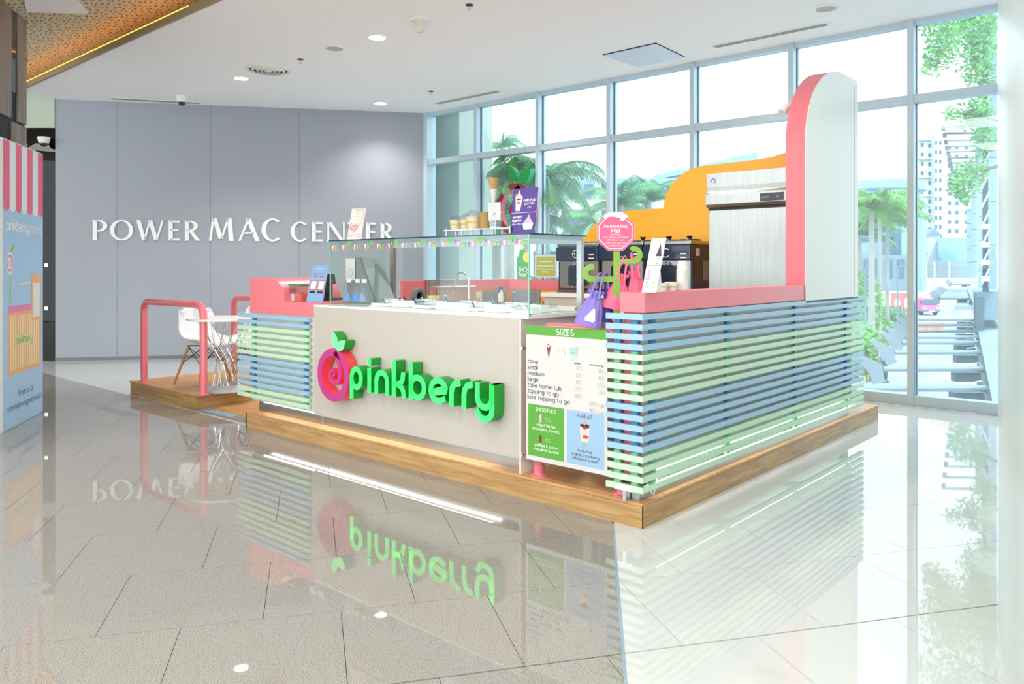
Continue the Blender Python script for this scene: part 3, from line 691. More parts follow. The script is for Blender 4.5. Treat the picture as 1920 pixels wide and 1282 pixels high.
MB().prism([(y, z) for y, z in tp if y < 3.28]+[(3.28, 2.982), (3.28, 1.13)], FT, .0125, .02).build('side_panel', cream2, r)
MB().prism([(3.295, 2.93), (3.295, 1.13), (3.385, 1.13), (3.385, 2.982), (3.28, 2.982), (3.28, 2.93)], FT, .0125, .02).build('side_panel', cream2, r)
o = thing('wall_spot_lamp', 'small white spot lamp fixed high on the pink edge of the tower', 'lamp', (-.136, 2.42, 2.66))
MB().lathe([(.0, .0), (.03, .0), (.03, .02), (0, .02)], axis='x', c=(-.021, 0, 0), n=16).build('base', white, o)
MB().tube([(-.02, 0, 0), (-.06, -.02, -.01), (-.085, -.05, -.06)], [.015, .03, .036], 14).build('head', white, o, smooth=True)
# ---- pink camera-free yellow backdrop
yp = [(-3.0, 1.26), (-3.0, 1.56), (-2.95, 1.68), (-2.88, 1.78), (-2.80, 1.855), (-2.70, 1.915), (-2.58, 1.96), (-2.44, 1.988), (-2.28, 2.0), (-1.925, 2.0), (-1.915, 2.07), (-1.885, 2.15), (-1.84, 2.22), (-1.78, 2.285), (-1.71, 2.335), (-1.62, 2.375), (-1.53, 2.395), (-1.42, 2.402),
      (-1.1, 2.405), (-.90, 2.41), (-.75, 2.425), (-.6, 2.46), (-.47, 2.52), (-.36, 2.60), (-.22, 2.66), (-.14, 2.68), (-.14, 1.26)]
r = thing('yellow_backdrop', 'curved yellow backdrop panel behind the frozen yogurt machines', 'panel', (-1.6, 3.46, 1.255))
MB().prism([(x+1.6, z-1.255) for x, z in yp], (Vector((0, 0, 0)), X, Z, -Y), -.10, .0).build('board', yellow, r)
# ---- low back and side walls of the kiosk
r = thing('back_counter', 'low pink and yellow back wall of the kiosk with grey doors', 'counter', (-2, 3.46, .135))
lb(r, 'pink_band', pink, -4.15, -.14, 3.46, 3.56, 1.135, 1.253)
lb(r, 'yellow_base', yellow, -4.15, -.14, 3.468, 3.56, .136, 1.134)
lb(r, 'side_pink_band', pink, -4.16, -4.05, 1.93, 3.459, 1.135, 1.253)
lb(r, 'side_yellow_base', yellow, -4.16, -4.058, 1.97, 3.459, .136, 1.134)
lb(r, 'side_end_post', pink, -4.16, -4.05, 1.84, 1.929, .136, 1.253)
lb(r, 'outer_face', cream2, -4.17, -4.161, 1.84, 3.56, .136, 1.253)
for a, b in ((3.0, 3.4),):
    d = lb(r, 'door', doorgrey, -4.057, -4.035, a, b, .55, 1.12, bevel=.003)
d = lb(r, 'door', doorgrey, -4.0, -3.56, 3.445, 3.467, .55, 1.125, bevel=.003); lb(r, 'raised_panel', doorgrey, -3.93, -3.62, 3.438, 3.445, .62, 1.06, bevel=.002)
lb(r, 'raised_panel', doorgrey, -4.034, -4.028, 3.06, 3.34, .62, 1.06, bevel=.002)
for x in (-3.95, -3.61): MB().ball((x+2, 3.436-3.46, 1.09-.135), .008, 8, 6).build('knob', chrome, r)
# ---- sink and tap
r = thing('sink_unit', 'stainless sink with tall splash back against the side wall', 'sink', (-3.75, 2.4, .135))
lb(r, 'splash_back', steel, -4.045, -4.01, 2.1, 2.72, .95, 1.262, bevel=.003)
lb(r, 'shroud', M('bright_steel', 'd5d8d8', .22, .9), -4.01, -3.86, 2.12, 2.70, .93, 1.19, bevel=.01)
lb(r, 'basin', steel, -4.01, -3.35, 2.1, 2.72, .72, .92)
lb(r, 'cabinet', steelv, -4.0, -3.36, 2.12, 2.70, .14, .72)
for y in (2.22, 2.58): MB().ball((-.105, y-2.4, .95), .016, 10, 8).build('bolt', chrome, r)
r = thing('gooseneck_tap', 'chrome gooseneck tap curving over the sink', 'tap', (-3.62, 2.34, 1.0))
pt = [(0, 0, -.08), (0, 0, .26)]+[(-.02-.09*(1-math.cos(R2(a)))-.0, 0, .26+.08*math.sin(R2(a))) for a in range(15, 166, 25)]+[(-.235, 0, .2), (-.26, .0, .14)]
MB().tube(pt, .011, 10).build('spout', chrome, r, smooth=True)
MB().lathe([(.028, -.08), (.028, -.06), (.02, -.05), (.02, -.02), (0, -.02)], n=16).build('base', chrome, r, smooth=True)
MB().ball((-.265, 0, .12), (.03, .03, .022), 12, 8).build('nozzle', chrome, r, smooth=True)
MB().tube([(0, 0, .03), (0, -.05, .06)], .006, 8).build('lever', chrome, r)
r = thing('spray_bottle', 'small white spray bottle with blue trigger behind the tap', 'bottle', (-3.7, 2.93, 1.0))
MB().lathe([(.0, 0), (.03, 0), (.032, .08), (.02, .12), (.012, .14), (0, .14)], n=16).build('body', paper, r, smooth=True)
MB().box(-.012, .012, -.03, .02, .14, .17).box(-.006, .006, -.035, -.02, .11, .14).build('trigger', M('trigger_blue', '2a4fa8', .4), r)
r = thing('poster_sheet', 'pale printed sheet taped on the side wall beside the sink', 'poster', (-4.046, 2.85, .99))
MB().box(0, .006, -.10, .13, -.14, .12).build('sheet', paper, r)
for y in (-.05, .03, .08): MB().box(.0061, .0075, y-.02, y+.015, -.06, .05).build('print', M('print_orange', 'e0a07c', .6), r)

# ---- yogurt machines
def machine(i, x0, x1, lab):
    yf = 2.9; W = x1-x0; r = thing('yogurt_machine', lab, 'machine', (x0, yf, 1.13), 0, 'soft serve machines')
    MB().box(.0, W, .02, .42, .0, .475).build('cabinet', M('machine_side', '33343a', .35), r, bevel=.004)
    MB().box(.0, W, -.03, .42, .476, .512).build('steel_trim', steel, r, bevel=.008)
    MB().box(.0, W, -.05, .019, .33, .475).build('head_panel', navy, r, bevel=.012)
    MB().box(.02, W-.02, -.003, .019, .05, .329).build('steel_front', steel, r)
    MB().box(.0, W, -.0, .019, .0, .329).build('front_frame', dark, r)
    MB().prism([(W*.5+a, .2+b) for a, b in arc(-.07, .055, .03, .03, 180, 90, 5)+arc(.07, .055, .03, .03, 90, 0, 5)+arc(.07, -.10, .03, .03, 0, -90, 5)+arc(-.07, -.10, .03, .03, -90, -180, 5)], (Vector((0, 0, 0)), X, Z, -Y), .004, .05).build('draw_head', M('draw_head_black', '0e1a2a', .15), r)
    MB().tube([(W*.5, -.04, .30), (W*.5, -.075, .30)], .018, 12).build('draw_knob', chrome, r, smooth=True)
    for q in (-.06, 0, .06): MB().lathe([(.012, .10), (.012, .06), (0, .06)], c=(W*.5+q, -.035, -.0), n=10).build('spout', chrome, r)
    MB().box(.06, W-.06, -.11, -.005, .0, .028).build('drip_tray', steel, r)
    MB().box(.08, W-.08, -.1105, -.10, .012, .024).build('tray_grille', dark, r)
    for q in (.28, .72):
        MB().lathe([(0, .53), (.10, .53), (.11, .512), (.11, .5115), (0, .5115)], c=(W*q, .2, 0), n=20).build('hopper_lid', dark, r, smooth=True)
        MB().lathe([(0, .565), (.028, .565), (.03, .555), (.018, .545), (.018, .53), (0, .53)], c=(W*q, .2, 0), n=14).build('lid_knob', black, r, smooth=True)
    m = MB(); m.ribbon(arc(W*.5, .4, .045, .04, 40, 320), .006, (Vector((0, 0, 0)), X, Z, -Y), .0508); m.build('dial_mark', paper, r)
    MB().flat(ell(W*.5-.02, .4, .007, .007, 10), (Vector((0, 0, 0)), X, Z, -Y), .051).build('indicator', M('amber_light', 'ff7733', .4, emit=2), r)
    for q in (.8, .86): MB().flat(rect(W*.8, W*.93, .35+(q-.8)*.6, .36+(q-.8)*.6), (Vector((0, 0, 0)), X, Z, -Y), .0508).build('print', paper, r)
    return r
machine(0, -2.85, -2.32, 'leftmost yogurt machine, seen through the end glass of the case')
machine(1, -2.31, -1.80, 'middle yogurt machine behind the pink octagonal sign')
rm = machine(2, -1.79, -1.285, 'right yogurt machine, beside the stainless fridge')
MB().box(.5052, .507, .06, .13, .37, .44).build('label_plate', paper, rm); MB().box(.5052, .507, .2, .3, .15, .33).build('rating_plate', M('plate_grey', '8d9088', .5), rm)
r = thing('machine_counter', 'white counter under the row of yogurt machines', 'counter', (-2, 3, .135))
lb(r, 'worktop', M('solid_surface_white', 'f4f4f1', .2), -2.95, -1.1, 2.72, 3.44, 1.09, 1.13, bevel=.003)
lb(r, 'cabinet', cream2, -2.93, -1.12, 2.76, 3.43, .14, 1.09)

# ---- stainless fridge
r = thing('upright_fridge', 'tall stainless steel upright fridge beside the tower', 'fridge', (-.62, 2.6, .135))
lb(r, 'body', steelv, -.965, -.20, 2.62, 3.35, .20, 2.15)
lb(r, 'door', steelv, -.955, -.20, 2.575, 2.618, .25, 1.885, bevel=.006)
fp = [(-.03, 1.905-.135), (-.055, 1.93-.135), (-.055, 2.015-.135), (-.03, 2.04-.135), (-.035, 2.08-.135), (-.04, 2.195-.135), (.5, 2.195-.135), (.5, 1.905-.135)]
MB().prism(fp, (Vector((-.35, 0, 0)), Y, Z, X), 0, .77).build('control_fascia', steelv, r, bevel=.003)
MB().box(-.35, .42, -.0, .02, 1.753, 1.769).build('gasket', black, r)
for x in (-.92, -.24): MB().lathe([(.02, .0), (.02, .06), (.012, .065), (.012, .07), (0, .07)], c=(x+.62, .1, 0), n=12).build('foot', black, r)
MB().flat(ell(-.285, 2.0, .026, .026, 24), (Vector((0, 0, 0)), X, Z, -Y), .0405).build('badge', M('badge_blue', '2c6fa6', .3), r)
m = MB(); m.ribbon(ell(-.285, 2.0, .022, .022, 24), .004, (Vector((0, 0, 0)), X, Z, -Y), .0412, None, True); m.flat(ell(-.285, 1.995, .008, .012, 12), (Vector((0, 0, 0)), X, Z, -Y), .0412); m.build('badge_emblem', white, r)
MB().prism(rect(.14, .34, 1.80, 1.865), (Vector((0, 0, 0)), X, Z, -Y), .045, .0565).build('display', M('display_navy', '1b2438', .15), r)
m = MB(); m.flat(rect(.155, .215, 1.83, 1.834), (Vector((0, 0, 0)), X, Z, -Y), .057); m.build('display_mark', white, r)
MB().flat(rect(.285, .295, 1.825, 1.84), (Vector((0, 0, 0)), X, Z, -Y), .057).build('display_digit', M('led_red', 'ff3020', .4, emit=2), r)
MB().flat([(-.325, 1.81), (-.285, 1.81), (-.305, 1.845)], (Vector((0, 0, 0)), X, Z, -Y), .0565).build('warning_sticker', M('sticker_tan', 'e8cdb0', .5), r)

# ---- glass display case
ZT = 1.605; XL, XR, YB = -2.85, -.815, .60
r = thing('display_case', 'clear glass display case on top of the front counter', 'display case', (XL, .03, 1.098))
def cb(nm, mt, x0, x1, y0, y1, z0, z1, **k): return MB().box(x0-XL, x1-XL, y0-.03, y1-.03, z0-1.098, z1-1.098).build(nm, mt, r, **k)
cb('front_pane', glass, XL, XR-.008, .03, .038, 1.098, ZT-.009)
cb('left_pane', glass, XL, XL+.008, .0385, YB-.03, 1.098, ZT-.009)
cb('right_pane', glass, XR-.008, XR, .03, YB-.03, 1.098, ZT-.009)
cb('top_pane', glass, XL-.01, XR+.01, .03, YB, ZT-.008, ZT)
cb('pane_edge', darkedge, XL-.01, XR+.01, .026, .03, ZT-.0085, ZT)
cb('pane_edge', darkedge, XR+.01, XR+.013, .026, YB, ZT-.0085, ZT)
cb('pane_edge', glassedge, XL-.001, XL+.003, .028, .038, 1.098, ZT-.009)
cb('pane_edge', glassedge, XR-.006, XR+.001, .027, .032, 1.098, ZT-.009)
for x in (XR-.03, XL+.09): cb('post', steel, x-.02, x+.02, YB-.03, YB, 1.0985, ZT-.009)
cb('top_rail', alu, XL+.11, XR-.05, YB-.025, YB-.005, ZT-.05, ZT-.009)
cb('end_rail', alu, XR-.02, XR-.009, .04, YB-.03, ZT-.035, ZT-.009)
for x in (XR-.03,): cb('corner_clip', chrome, x-.006, x+.02, .04, .06, 1.099, 1.112)

# ---- bunting along the case
px = [614, 653.7, 696.4, 742, 792.5, 845, 901, 962.5]; xp = [ony(x, 452, .02).x for x in px]+[-.86+.03]
cols5 = [M('flag_green', '4fd04a', .6), M('flag_magenta', 'e44fa8', .6), M('flag_cream', 'e8ecd4', .6), M('flag_orange', 'f4a83c', .6)]
seq = [0, 1, 2, 3, 0, 1, 2, 3, 0]
for k in range(8):
    a, b = xp[k], xp[k+1]; n = 9 if k < 7 else 5; full_w = (b-a) if k < 7 else (b-a)*1.9
    nth = ['first', 'second', 'third', 'fourth', 'fifth', 'sixth', 'seventh', 'short last'][k]
    r = thing('bunting', '%s swag of coloured pennants from the left, along the top of the glass case' % nth, 'bunting', (a, .02, 1.592), 0, 'swags of pennant bunting')
    dz = lambda t: -.034*4*t*(1-t)
    MB().tube([(full_w*t/12, 0, dz(t/12)) for t in range(13 if k < 7 else 8)], .0012, 5).build('string', M('string_grey', '8b8b88', .6), r)
    for j in range(n):
        t = (j+.5)/9; x = full_w*t; z = dz(t); w = .0085; h = .040; sl = (-.034*4*(1-2*t))/full_w; tx = sl*h*.9
        MB().prism([(x-w, z-sl*w), (x+w, z+sl*w), (x+tx*1.2, z-h)], (Vector((0, 0, 0)), X, Z, -Y), -.0006, .0006).build('pennant', cols5[seq[j]], r)

# ================================================================== SEATING PLATFORM
r = thing('seating_platform', 'low oak platform with the white table and chairs', 'platform', (-5.8, .7, 0))
F0 = (Vector((5.8, -.7, 0)), X, Y, Z)
pp = [(-6.60, .06), (-5.12, .07), (-5.12, 1.9), (-6.60, 1.9)]
MB().prism([(-6.585, .085), (-5.135, .085), (-5.135, 1.885), (-6.585, 1.885)], F0, 0, .13).build('core', wood_top, r)
MB().prism(pp, F0, .1305, .15).build('deck', wood_top, r, bevel=.002)
MB().box(-.79, .68, -.636, -.617, 0, .13).build('fascia_board', wood, r); MB().box(.666, .68, -.616, 1.19, 0, .13).build('fascia_board', wood_y, r); MB().box(-.8, -.786, -.616, 1.19, 0, .13).build('fascia_board', wood_y, r)
MB().box(-.62, -.2, 1.10, 1.17, .1501, .152).build('step_tape', menu_blue, r)
r = thing('entry_step', 'thin oak floor step between platform and plinth with a warning sticker', 'step', (-4.6, .6, 0))
MB().box(-.515, .53, -.42, 1.2, 0, .022).build('board', wood_top, r)
MB().box(-.515, .53, -.53, -.421, 0, .018).build('grey_ramp', M('ramp_grey', '8c8580', .5), r)
MB().box(-.44, .12, -.515, -.435, .0181, .0195).build('sticker', menu_blue, r)
m = MB(); text(m, (Vector((-.16, -.495, .0196)), X, Y, Z), 'PLEASE WATCH YOUR STEP', 0, 0, .026, .2, .35, 'c', 0.0, fit=.52); m.build('print', txt_dark, r)
def rail(loc, L, H, lab, rz=0, rad=.036):
    r = thing('pipe_rail', lab, 'railing', loc, rz, 'pink pipe rails'); q = .11
    pts = [(0, 0, .008), (0, 0, H-q)]+[(q-q*math.cos(R2(a)), 0, H-q+q*math.sin(R2(a))) for a in range(15, 91, 15)]
    pts += [(L-q+q*math.sin(R2(a)), 0, H-q+q*math.cos(R2(a))) for a in range(0, 91, 15)]+[(L, 0, .008)]
    MB().tube(pts, rad, 20).build('pipe', pinkpaint, r, smooth=True)
    for x in (0, L): MB().lathe([(rad*1.65, 0), (rad*1.65, .006), (rad*1.05, .012), (rad*1.0, .02), (rad*.9, .02)], c=(x, 0, 0), n=24).build('flange', pinkpaint, r, smooth=True)
rail((-6.40, .13, .15), 1.33, .875, 'pink pipe rail at the front edge of the seating platform')
rail((-6.52, 1.25, .15), 1.30, .88, 'pink pipe rail at the back of the seating platform behind the table')
# ---- chairs
shell = M('shell_white', 'f6f7fa', .25); wire = M('black_wire', '15171a', .35, .6)
def chair(loc, rz, lab):
    r = thing('shell_chair', lab, 'chair', loc, rz, 'white shell chairs at the table')   # faces +X in its own frame
    prof = [(.245, .405, .40), (.235, .432, .42), (.19, .445, .44), (.08, .432, .455), (-.04, .43, .45), (-.12, .45, .44), (-.172, .50, .44), (-.195, .58, .445), (-.215, .67, .44), (-.235, .76, .40), (-.245, .81, .30), (-.248, .825, .16)]
    def f(u, v):
        s = v*(len(prof)-1); i = min(int(s), len(prof)-2); t = s-i; a, b = prof[i], prof[i+1]
        x, z, w = (a[k]*(1-t)+b[k]*t for k in range(3)); uu = 2*u-1; e = abs(uu)**2.6
        sb = max(0, 1-abs(v-.5)*2.2)
        return (x+e*(.10*min(1, max(0, (v-.35)*3))), uu*w/2, z+e*(.085*sb+.03*(1-v)+(-.05 if v > .85 else 0)))
    o = MB().grid(f, 14, 26).build('shell', shell, r, smooth=True, solid=.008)
    for sx, sy in ((1, 1), (1, -1), (-1, 1), (-1, -1)):
        MB().tube([(sx*.11, sy*.10, .40), (sx*.215, sy*.205, 0)], [.016, .011], 12).build('leg', beech, r, smooth=True)
    m = MB()
    for sx in (1, -1):
        m.tube([(sx*.11, -.10, .39), (sx*.165, .155, .21)], .0035, 6); m.tube([(sx*.11, .10, .39), (sx*.165, -.155, .21)], .0035, 6)
        m.tube([(-.11, sx*.10, .39), (.165, sx*.155, .21)], .0035, 6); m.tube([(.11, sx*.10, .39), (-.165, sx*.155, .21)], .0035, 6)
    m.tube([(-.13, -.11, .405), (.13, .11, .405)], .006, 6); m.tube([(-.13, .11, .405), (.13, -.11, .405)], .006, 6)
    m.build('wire_brace', wire, r)
    for sx, sy in ((1, 1), (1, -1), (-1, 1), (-1, -1)): MB().ball((sx*.11, sy*.10, .395), .014, 8, 6).build('bolt', wire, r)
    return r
chair((-5.80, .50, .15), R2(10), 'white shell chair with wooden legs behind the front pink rail')
chair((-5.59, 1.0, .15), R2(-62), 'white shell chair with wooden legs half hidden behind the striped slats')
r = thing('wire_table', 'round white table on a twisted chrome wire base', 'table', (-5.40, .42, .15))
r.location = onz(424, 731, .15)
MB().lathe([(0, .735), (.375, .735), (.38, .728), (.375, .715), (.33, .712), (0, .712)], n=48).build('tabletop', shell, r, smooth=True)
MB().lathe([(0, .7365), (.03, .7365), (.032, .735), (0, .735)], n=18).build('cap', M('cap_pinkish', 'f0c8c4', .4), r)
MB().lathe([(.235, 0), (.235, .008), (.20, .025), (.13, .055), (.11, .058), (.11, .03), (0, .03)], n=40).build('base', M('base_grey', 'b7b8bc', .4), r, smooth=True)
m = MB()
for i in range(12):
    a = 2*PI*i/12
    for s in (1, -1): m.tube([(.27*math.cos(a), .27*math.sin(a), .712), (.10*math.cos(a+s*1.35), .10*math.sin(a+s*1.35), .27), (.125*math.cos(a+s*1.75), .125*math.sin(a+s*1.75), .055)], .0032, 5)
m.build('wire_base', chrome, r)

# ================================================================== MENU, PINK RAIL AND SIGN TREE
rail((-.775, .075, .135), .60, .90, 'pink pipe rail behind the menu board at the staff gap', rad=.033)
r = thing('menu_board', 'white SIZES price board on a clear acrylic sheet with green and blue boxes', 'menu board', (-.80, -.02, .25))
FM = (Vector((0, -.004, 0)), X, Z, -Y)
MB().box(-.035, .62, .0, .005, -.02, .845).build('acrylic_sheet', acrylic, r)
MB().box(.006, .592, -.0035, -.0005, .002, .80).build('card', M('menu_card', 'd3cfcb', .5), r)
for x, z in ((-.028, .02), (-.028, .66), (.612, .03), (.612, .62)): MB().tube([(x, .05, z), (x, -.008, z)], .010, 12).build('standoff', chrome, r, smooth=True)
MB().flat(rect(.006, .592, .748, .80), FM, .0006).build('header_band', menu_green, r)
MB().flat(rect(.022, .292, .03, .335), FM, .0006).build('smoothie_box', menu_green, r)
MB().flat(rect(.312, .572, .03, .335), FM, .0006).build('parfait_box', menu_blue, r)
m = MB(); text(m, FM, 'SIZES', .30, .757, .0225, .22, .42, 'c', fit=.125)
text(m, FM, 'SMOOTHIES', .157, .298, .0135, .2, .4, 'c', fit=.15)
for t, y in (('mixed berries', .212), ('strawberry banana', .187), ('cookies & cream', .092), ('chocolate banana', .067)): text(m, FM, t, .16, y, .0105, .22, .3, 'c')
m.build('print_white', txt_white, r)
m = MB()
for i, t in enumerate(('cone', 'small', 'medium', 'large', 'take home tub', 'topping to go', 'luxe topping to go')): text(m, FM, t, .02, .577-.0352*i, .0165, .17, .34)
text(m, FM, 'yogurt', .415, .600, .0075, .2, .3, 'r'); text(m, FM, 'with toppings', .568, .598, .0075, .2, .3, 'r')
text(m, FM, 'PARFAIT', .44, .298, .0135, .17, .35, 'c', fit=.105)
for t, y in (('fresh fruit', .105), ('original strawberry', .082), ('chocolate crunch', .059)): text(m, FM, t, .442, y, .0105, .2, .3, 'c')
m.build('print_dark', txt_dark, r)
m = MB()
for t, y in (('125', .565), ('125', .525), ('165', .486), ('205', .447), ('650', .408)): text(m, FM, t, .417, y, .0145, .1, .25, 'r')
for t, y in (('185', .561), ('185', .522), ('255', .483), ('310', .444), ('120/cup', .376), ('185/cup', .338)): text(m, FM, t, .572, y, .0145, .1, .25, 'r')
text(m, FM, '250', .44, .135, .0145, .1, .25, 'c'); m.build('print_prices', txt_grey, r)['kind'] = 'stuff'
m = MB(); text(m, FM, '260', .15, .245, .0135, .1, .25); text(m, FM, '195', .155, .123, .0135, .1, .25); m.build('print_prices_light', M('print_lightgreen', 'cfe4b8', .6), r)
pic = lambda nm, col, polys, n=.0014: [MB().flat(p, FM, n).build(nm, M('pic_'+col, col, .6), r) for p in polys][0]
pic('cone_picture', '8e3240', [[(.165, .69), (.195, .69), (.18, .615)]]); pic('cone_picture', 'efe2e2', [[(.163, .695), (.18, .725), (.197, .695), (.18, .675)]], .0018); pic('cone_picture', 'c02a36', [ell(.18, .697, .009, .005, 8)], .0022)
pic('cup_picture', 'dcd8d8', [[(.243, .665), (.30, .665), (.29, .625), (.253, .625)]]); pic('cup_picture', 'efe9d2', [[(.248, .668), (.272, .712), (.296, .668)]], .0018); pic('cup_picture', 'e7b93a', [ell(.252, .668, .007, .005, 8)], .002); pic('cup_picture', 'e7b93a', [ell(.292, .668, .007, .005, 8)], .0022)
pic('tub_picture', 'b8cfe4', [[(.335, .70), (.392, .70), (.386, .62), (.342, .62)]]); pic('tub_picture', 'd7d5da', [rect(.332, .395, .695, .705)], .0018)
for k in range(5): pic('tub_picture', '86b83c', [rect(.336, .391, .685-.008*k, .688-.008*k)], .002)
pic('smoothie_picture', 'd8a8cf', [rect(.107, .127, .232, .282)]); pic('smoothie_picture', 'c02a36', [ell(.107, .284, .006, .006, 8)], .0018); pic('smoothie_picture', '6e3b30', [rect(.107, .127, .112, .158)]); pic('smoothie_picture', 'e9e4e0', [rect(.107, .127, .105, .111)], .002)
pic('parfait_picture', 'e8cfc0', [[(.405, .255), (.475, .255), (.466, .165), (.414, .165)]]); pic('parfait_picture', 'd59f8c', [[(.425, .262), (.44, .30), (.456, .262)]], .0018); pic('parfait_picture', '4a2a2c', [ell(.424, .256, .017, .010, 10)], .002); pic('parfait_picture', '4a2a2c', [ell(.456, .256, .017, .012, 10)], .0021); pic('parfait_picture', 'c02a36', [ell(.44, .243, .013, .008, 10)], .0023); pic('parfait_picture', 'c0473e', [ell(.445, .195, .022, .01, 10)], .0019)

rz = R2(34)
r = thing('bag_tree_stand', 'green branching stand with a pink octagonal Insulated Bag sign on top', 'display stand', (-.235, .075, 1.068), rz)
fb = (Vector((0, 0, 0)), X, Z, -Y); lime = M('tree_green', '7fae35', .45); q = .003
m = MB(); m.box(.0, .036, -.009, .009, .02, .45)
m.ribbon([(u, v) for u, v in [(.0, .262), (-.115, .262)]+arc(-.118, .297, .038, .035, 270, 90, 9)+[(-.108, .331)]], .030, fb, -.009, .009)
m.ribbon([(u, v) for u, v in [(.036, .362), (.11, .362)]+arc(.112, .398, .036, .036, -90, 95, 9)+[(.098, .425)]], .028, fb, -.009, .009)
m.build('branches', lime, r)
m = MB(); m.ribbon(arc(-.118, .297, .054, .05, 262, 90, 10), .003, fb, -.011, -.009); m.build('white_edging', white, r)
m = MB(); m.ball((.02, 0, .04), (.033, .012, .033), 16, 8); m.prism([(.02+rr_*math.cos(a), -.005+rr_*math.sin(a)*.6) for rr_, a in [((.055 if k % 2 == 0 else .03), PI/2+k*PI/5) for k in range(10)]], fb, -.008, .010); m.build('fruit_foot', M('fruit_red', 'd8294f', .35), r, smooth=True)
m = MB(); m.ribbon(arc(.02, .04, .02, .02, 60, 380, 14)+arc(.024, .04, .012, .012, 20, 250, 8), .004, fb, .0125); m.build('swirl_mark', white, r)
oc = [(.012+.112*math.cos(R2(22.5+45*k)), .525+.112*math.sin(R2(22.5+45*k))) for k in range(8)]
sc = lambda P, s, cx=.012, cy=.525: [(cx+(x-cx)*s, cy+(y-cy)*s) for x, y in P]
MB().prism(oc, fb, .012, .020).build('sign_plate', M('sign_edge', 'd9a7b4', .4), r); MB().flat(sc(oc, .985), fb, .0205).build('sign_face', signpink, r)
m = MB(); m.ribbon(sc(oc, .88), .004, fb, .0212, None, True); m.flat(rect(-.018, .042, .509, .513), fb, .0212)
text(m, fb, 'Insulated Bag', .012, .551, .0095, .24, .3, 'c', .0212); text(m, fb, 'P450', .012, .524, .0125, .22, .28, 'c', .0212, fit=.044)
for i, t in enumerate(('Save P20 on purchases', 'of P400 or more', 'when you use the', 'insulated bag!')): text(m, fb, t, .012, .492-.0155*i, .0058, .18, .34, 'c', .0212)
m.build('print', txt_white, r)
m = MB(); m.prism([(-.055, .60), (-.05, .625), (-.01, .638), (.045, .636), (.078, .618), (.083, .60), (.07, .605), (.058, .585), (.045, .585), (.035, .603), (.0, .612), (-.03, .61)], fb, .0213, .026); m.build('cream_drip', paper, r)

# ---- drawstring bags hanging from the stand
def bag(loc, rz, w, h, mt, lab, grp, tilt=0, patch=False, dp=.45):
    r = thing('drawstring_bag', lab, 'bag', loc, rz, grp); r.rotation_euler[1] = tilt     # origin at the hook
    top = -.085; nv = 16; nu = 40
    def f(u, v):
        a = 2*PI*u; z = top-(h-.0)*v; 
        if v < .14: k = .30+.22*(1-v/.14)**1.2; fo = .16
        elif v < .22: k = .30+.06*(v-.14)/.08; fo = .20
        else:
            t = (v-.22)/.78; k = .36+.64*min(1, t**.7*1.02); fo = .13*(1-t)**1.2+.015
        if v > .95: k *= 1-(v-.95)*1.2
        rr_ = k*(1+fo*math.cos(9*a+3*v)+fo*.5*math.sin(5*a+2))
        return (w/2*rr_*math.copysign(abs(math.cos(a))**.85, math.cos(a)), w/2*dp*rr_*math.copysign(abs(math.sin(a))**.85, math.sin(a)), z+.008*math.sin(7*a)*(v < .05))
    m = MB(); m.grid(f, nu, nv); zb = top-h; k0 = len(m.v); row = [m.v[nv*(nu+1)+i] for i in range(nu)]
    m.v.append((0, 0, zb+.005)); m.f += [(nv*(nu+1)+i, nv*(nu+1)+(i+1), k0) for i in range(nu)]
    m.build('sack', mt, r, smooth=True)
    m = MB()
    for s in (-1, 1):
        for yy in (.008, -.008): m.ribbon([(s*.012+.006, -.0), (s*.016, .0-.03), (s*w*.13, top+.005), (s*w*.15, top-.04)], .011, (Vector((0, yy*s-.02, 0)), X, Z, -Y), 0, .0015)
    m.tube([(-.014, -.022, -.005), (-.008, -.018, .012), (0, 0, .02), (.008, .016, .012), (.01, .018, -.02)], .005, 8)
    m.build('handle', mt, r, smooth=True)
    m = MB(); m.tube([(w*.17*math.cos(a), w*.17*dp*1.2*math.sin(a), top-h*.17) for a in [2*PI*i/16 for i in range(16)]], .0035, 6, closed=True)
    m.tube([(0, -w*.1, top-h*.17), (.03, -w*.12, top-h*.24), (.034, -w*.14, top-h*.33)], .0028, 6); m.build('drawstring', mt, r)
    if patch:
        P = (Vector((.0, 0, 0)), X, Z, -Y); MB().prism([(-.02, top-h*.86), (.028, top-h*.86), (.035, top-h*.80), (.022, top-h*.5), (.012, top-h*.47), (-.026, top-h*.78)], P, w/2*dp*1.0, w/2*dp*1.03).build('patch', paper, r)
    return r
lav = M('bag_lavender', '8b78cc', .6, bump=.1, bscale=50); dpp = M('bag_purple', '4b2f8f', .5, bump=.15, bscale=40); hot = M('bag_pink', 'fb6f93', .55, bump=.1, bscale=50)
T0 = Vector((-.235, .075, 1.068)); tw = lambda u, v, d=0.: T0+Matrix.Rotation(rz, 3, 'Z') @ Vector((u, -d, v))
bag(tw(-.075, .278, .02), rz, .16, .20, lav, 'lavender drawstring bag hanging from the left hook, nearest the price board', 'drawstring bags on the green stand', R2(14), True)
bag(tw(-.038, .278, -.03), rz+.35, .115, .20, dpp, 'dark purple drawstring bag hanging beside the green pole', 'drawstring bags on the green stand', R2(-2))
bag(tw(.062, .372, -.018), rz, .15, .20, hot, 'pink drawstring bag hanging nearest the pole on the right hook', 'drawstring bags on the green stand', R2(12))
bag(tw(.104, .39, -.028), rz+.2, .13, .19, hot, 'pink drawstring bag hanging outermost on the right hook', 'drawstring bags on the green stand', R2(-8))

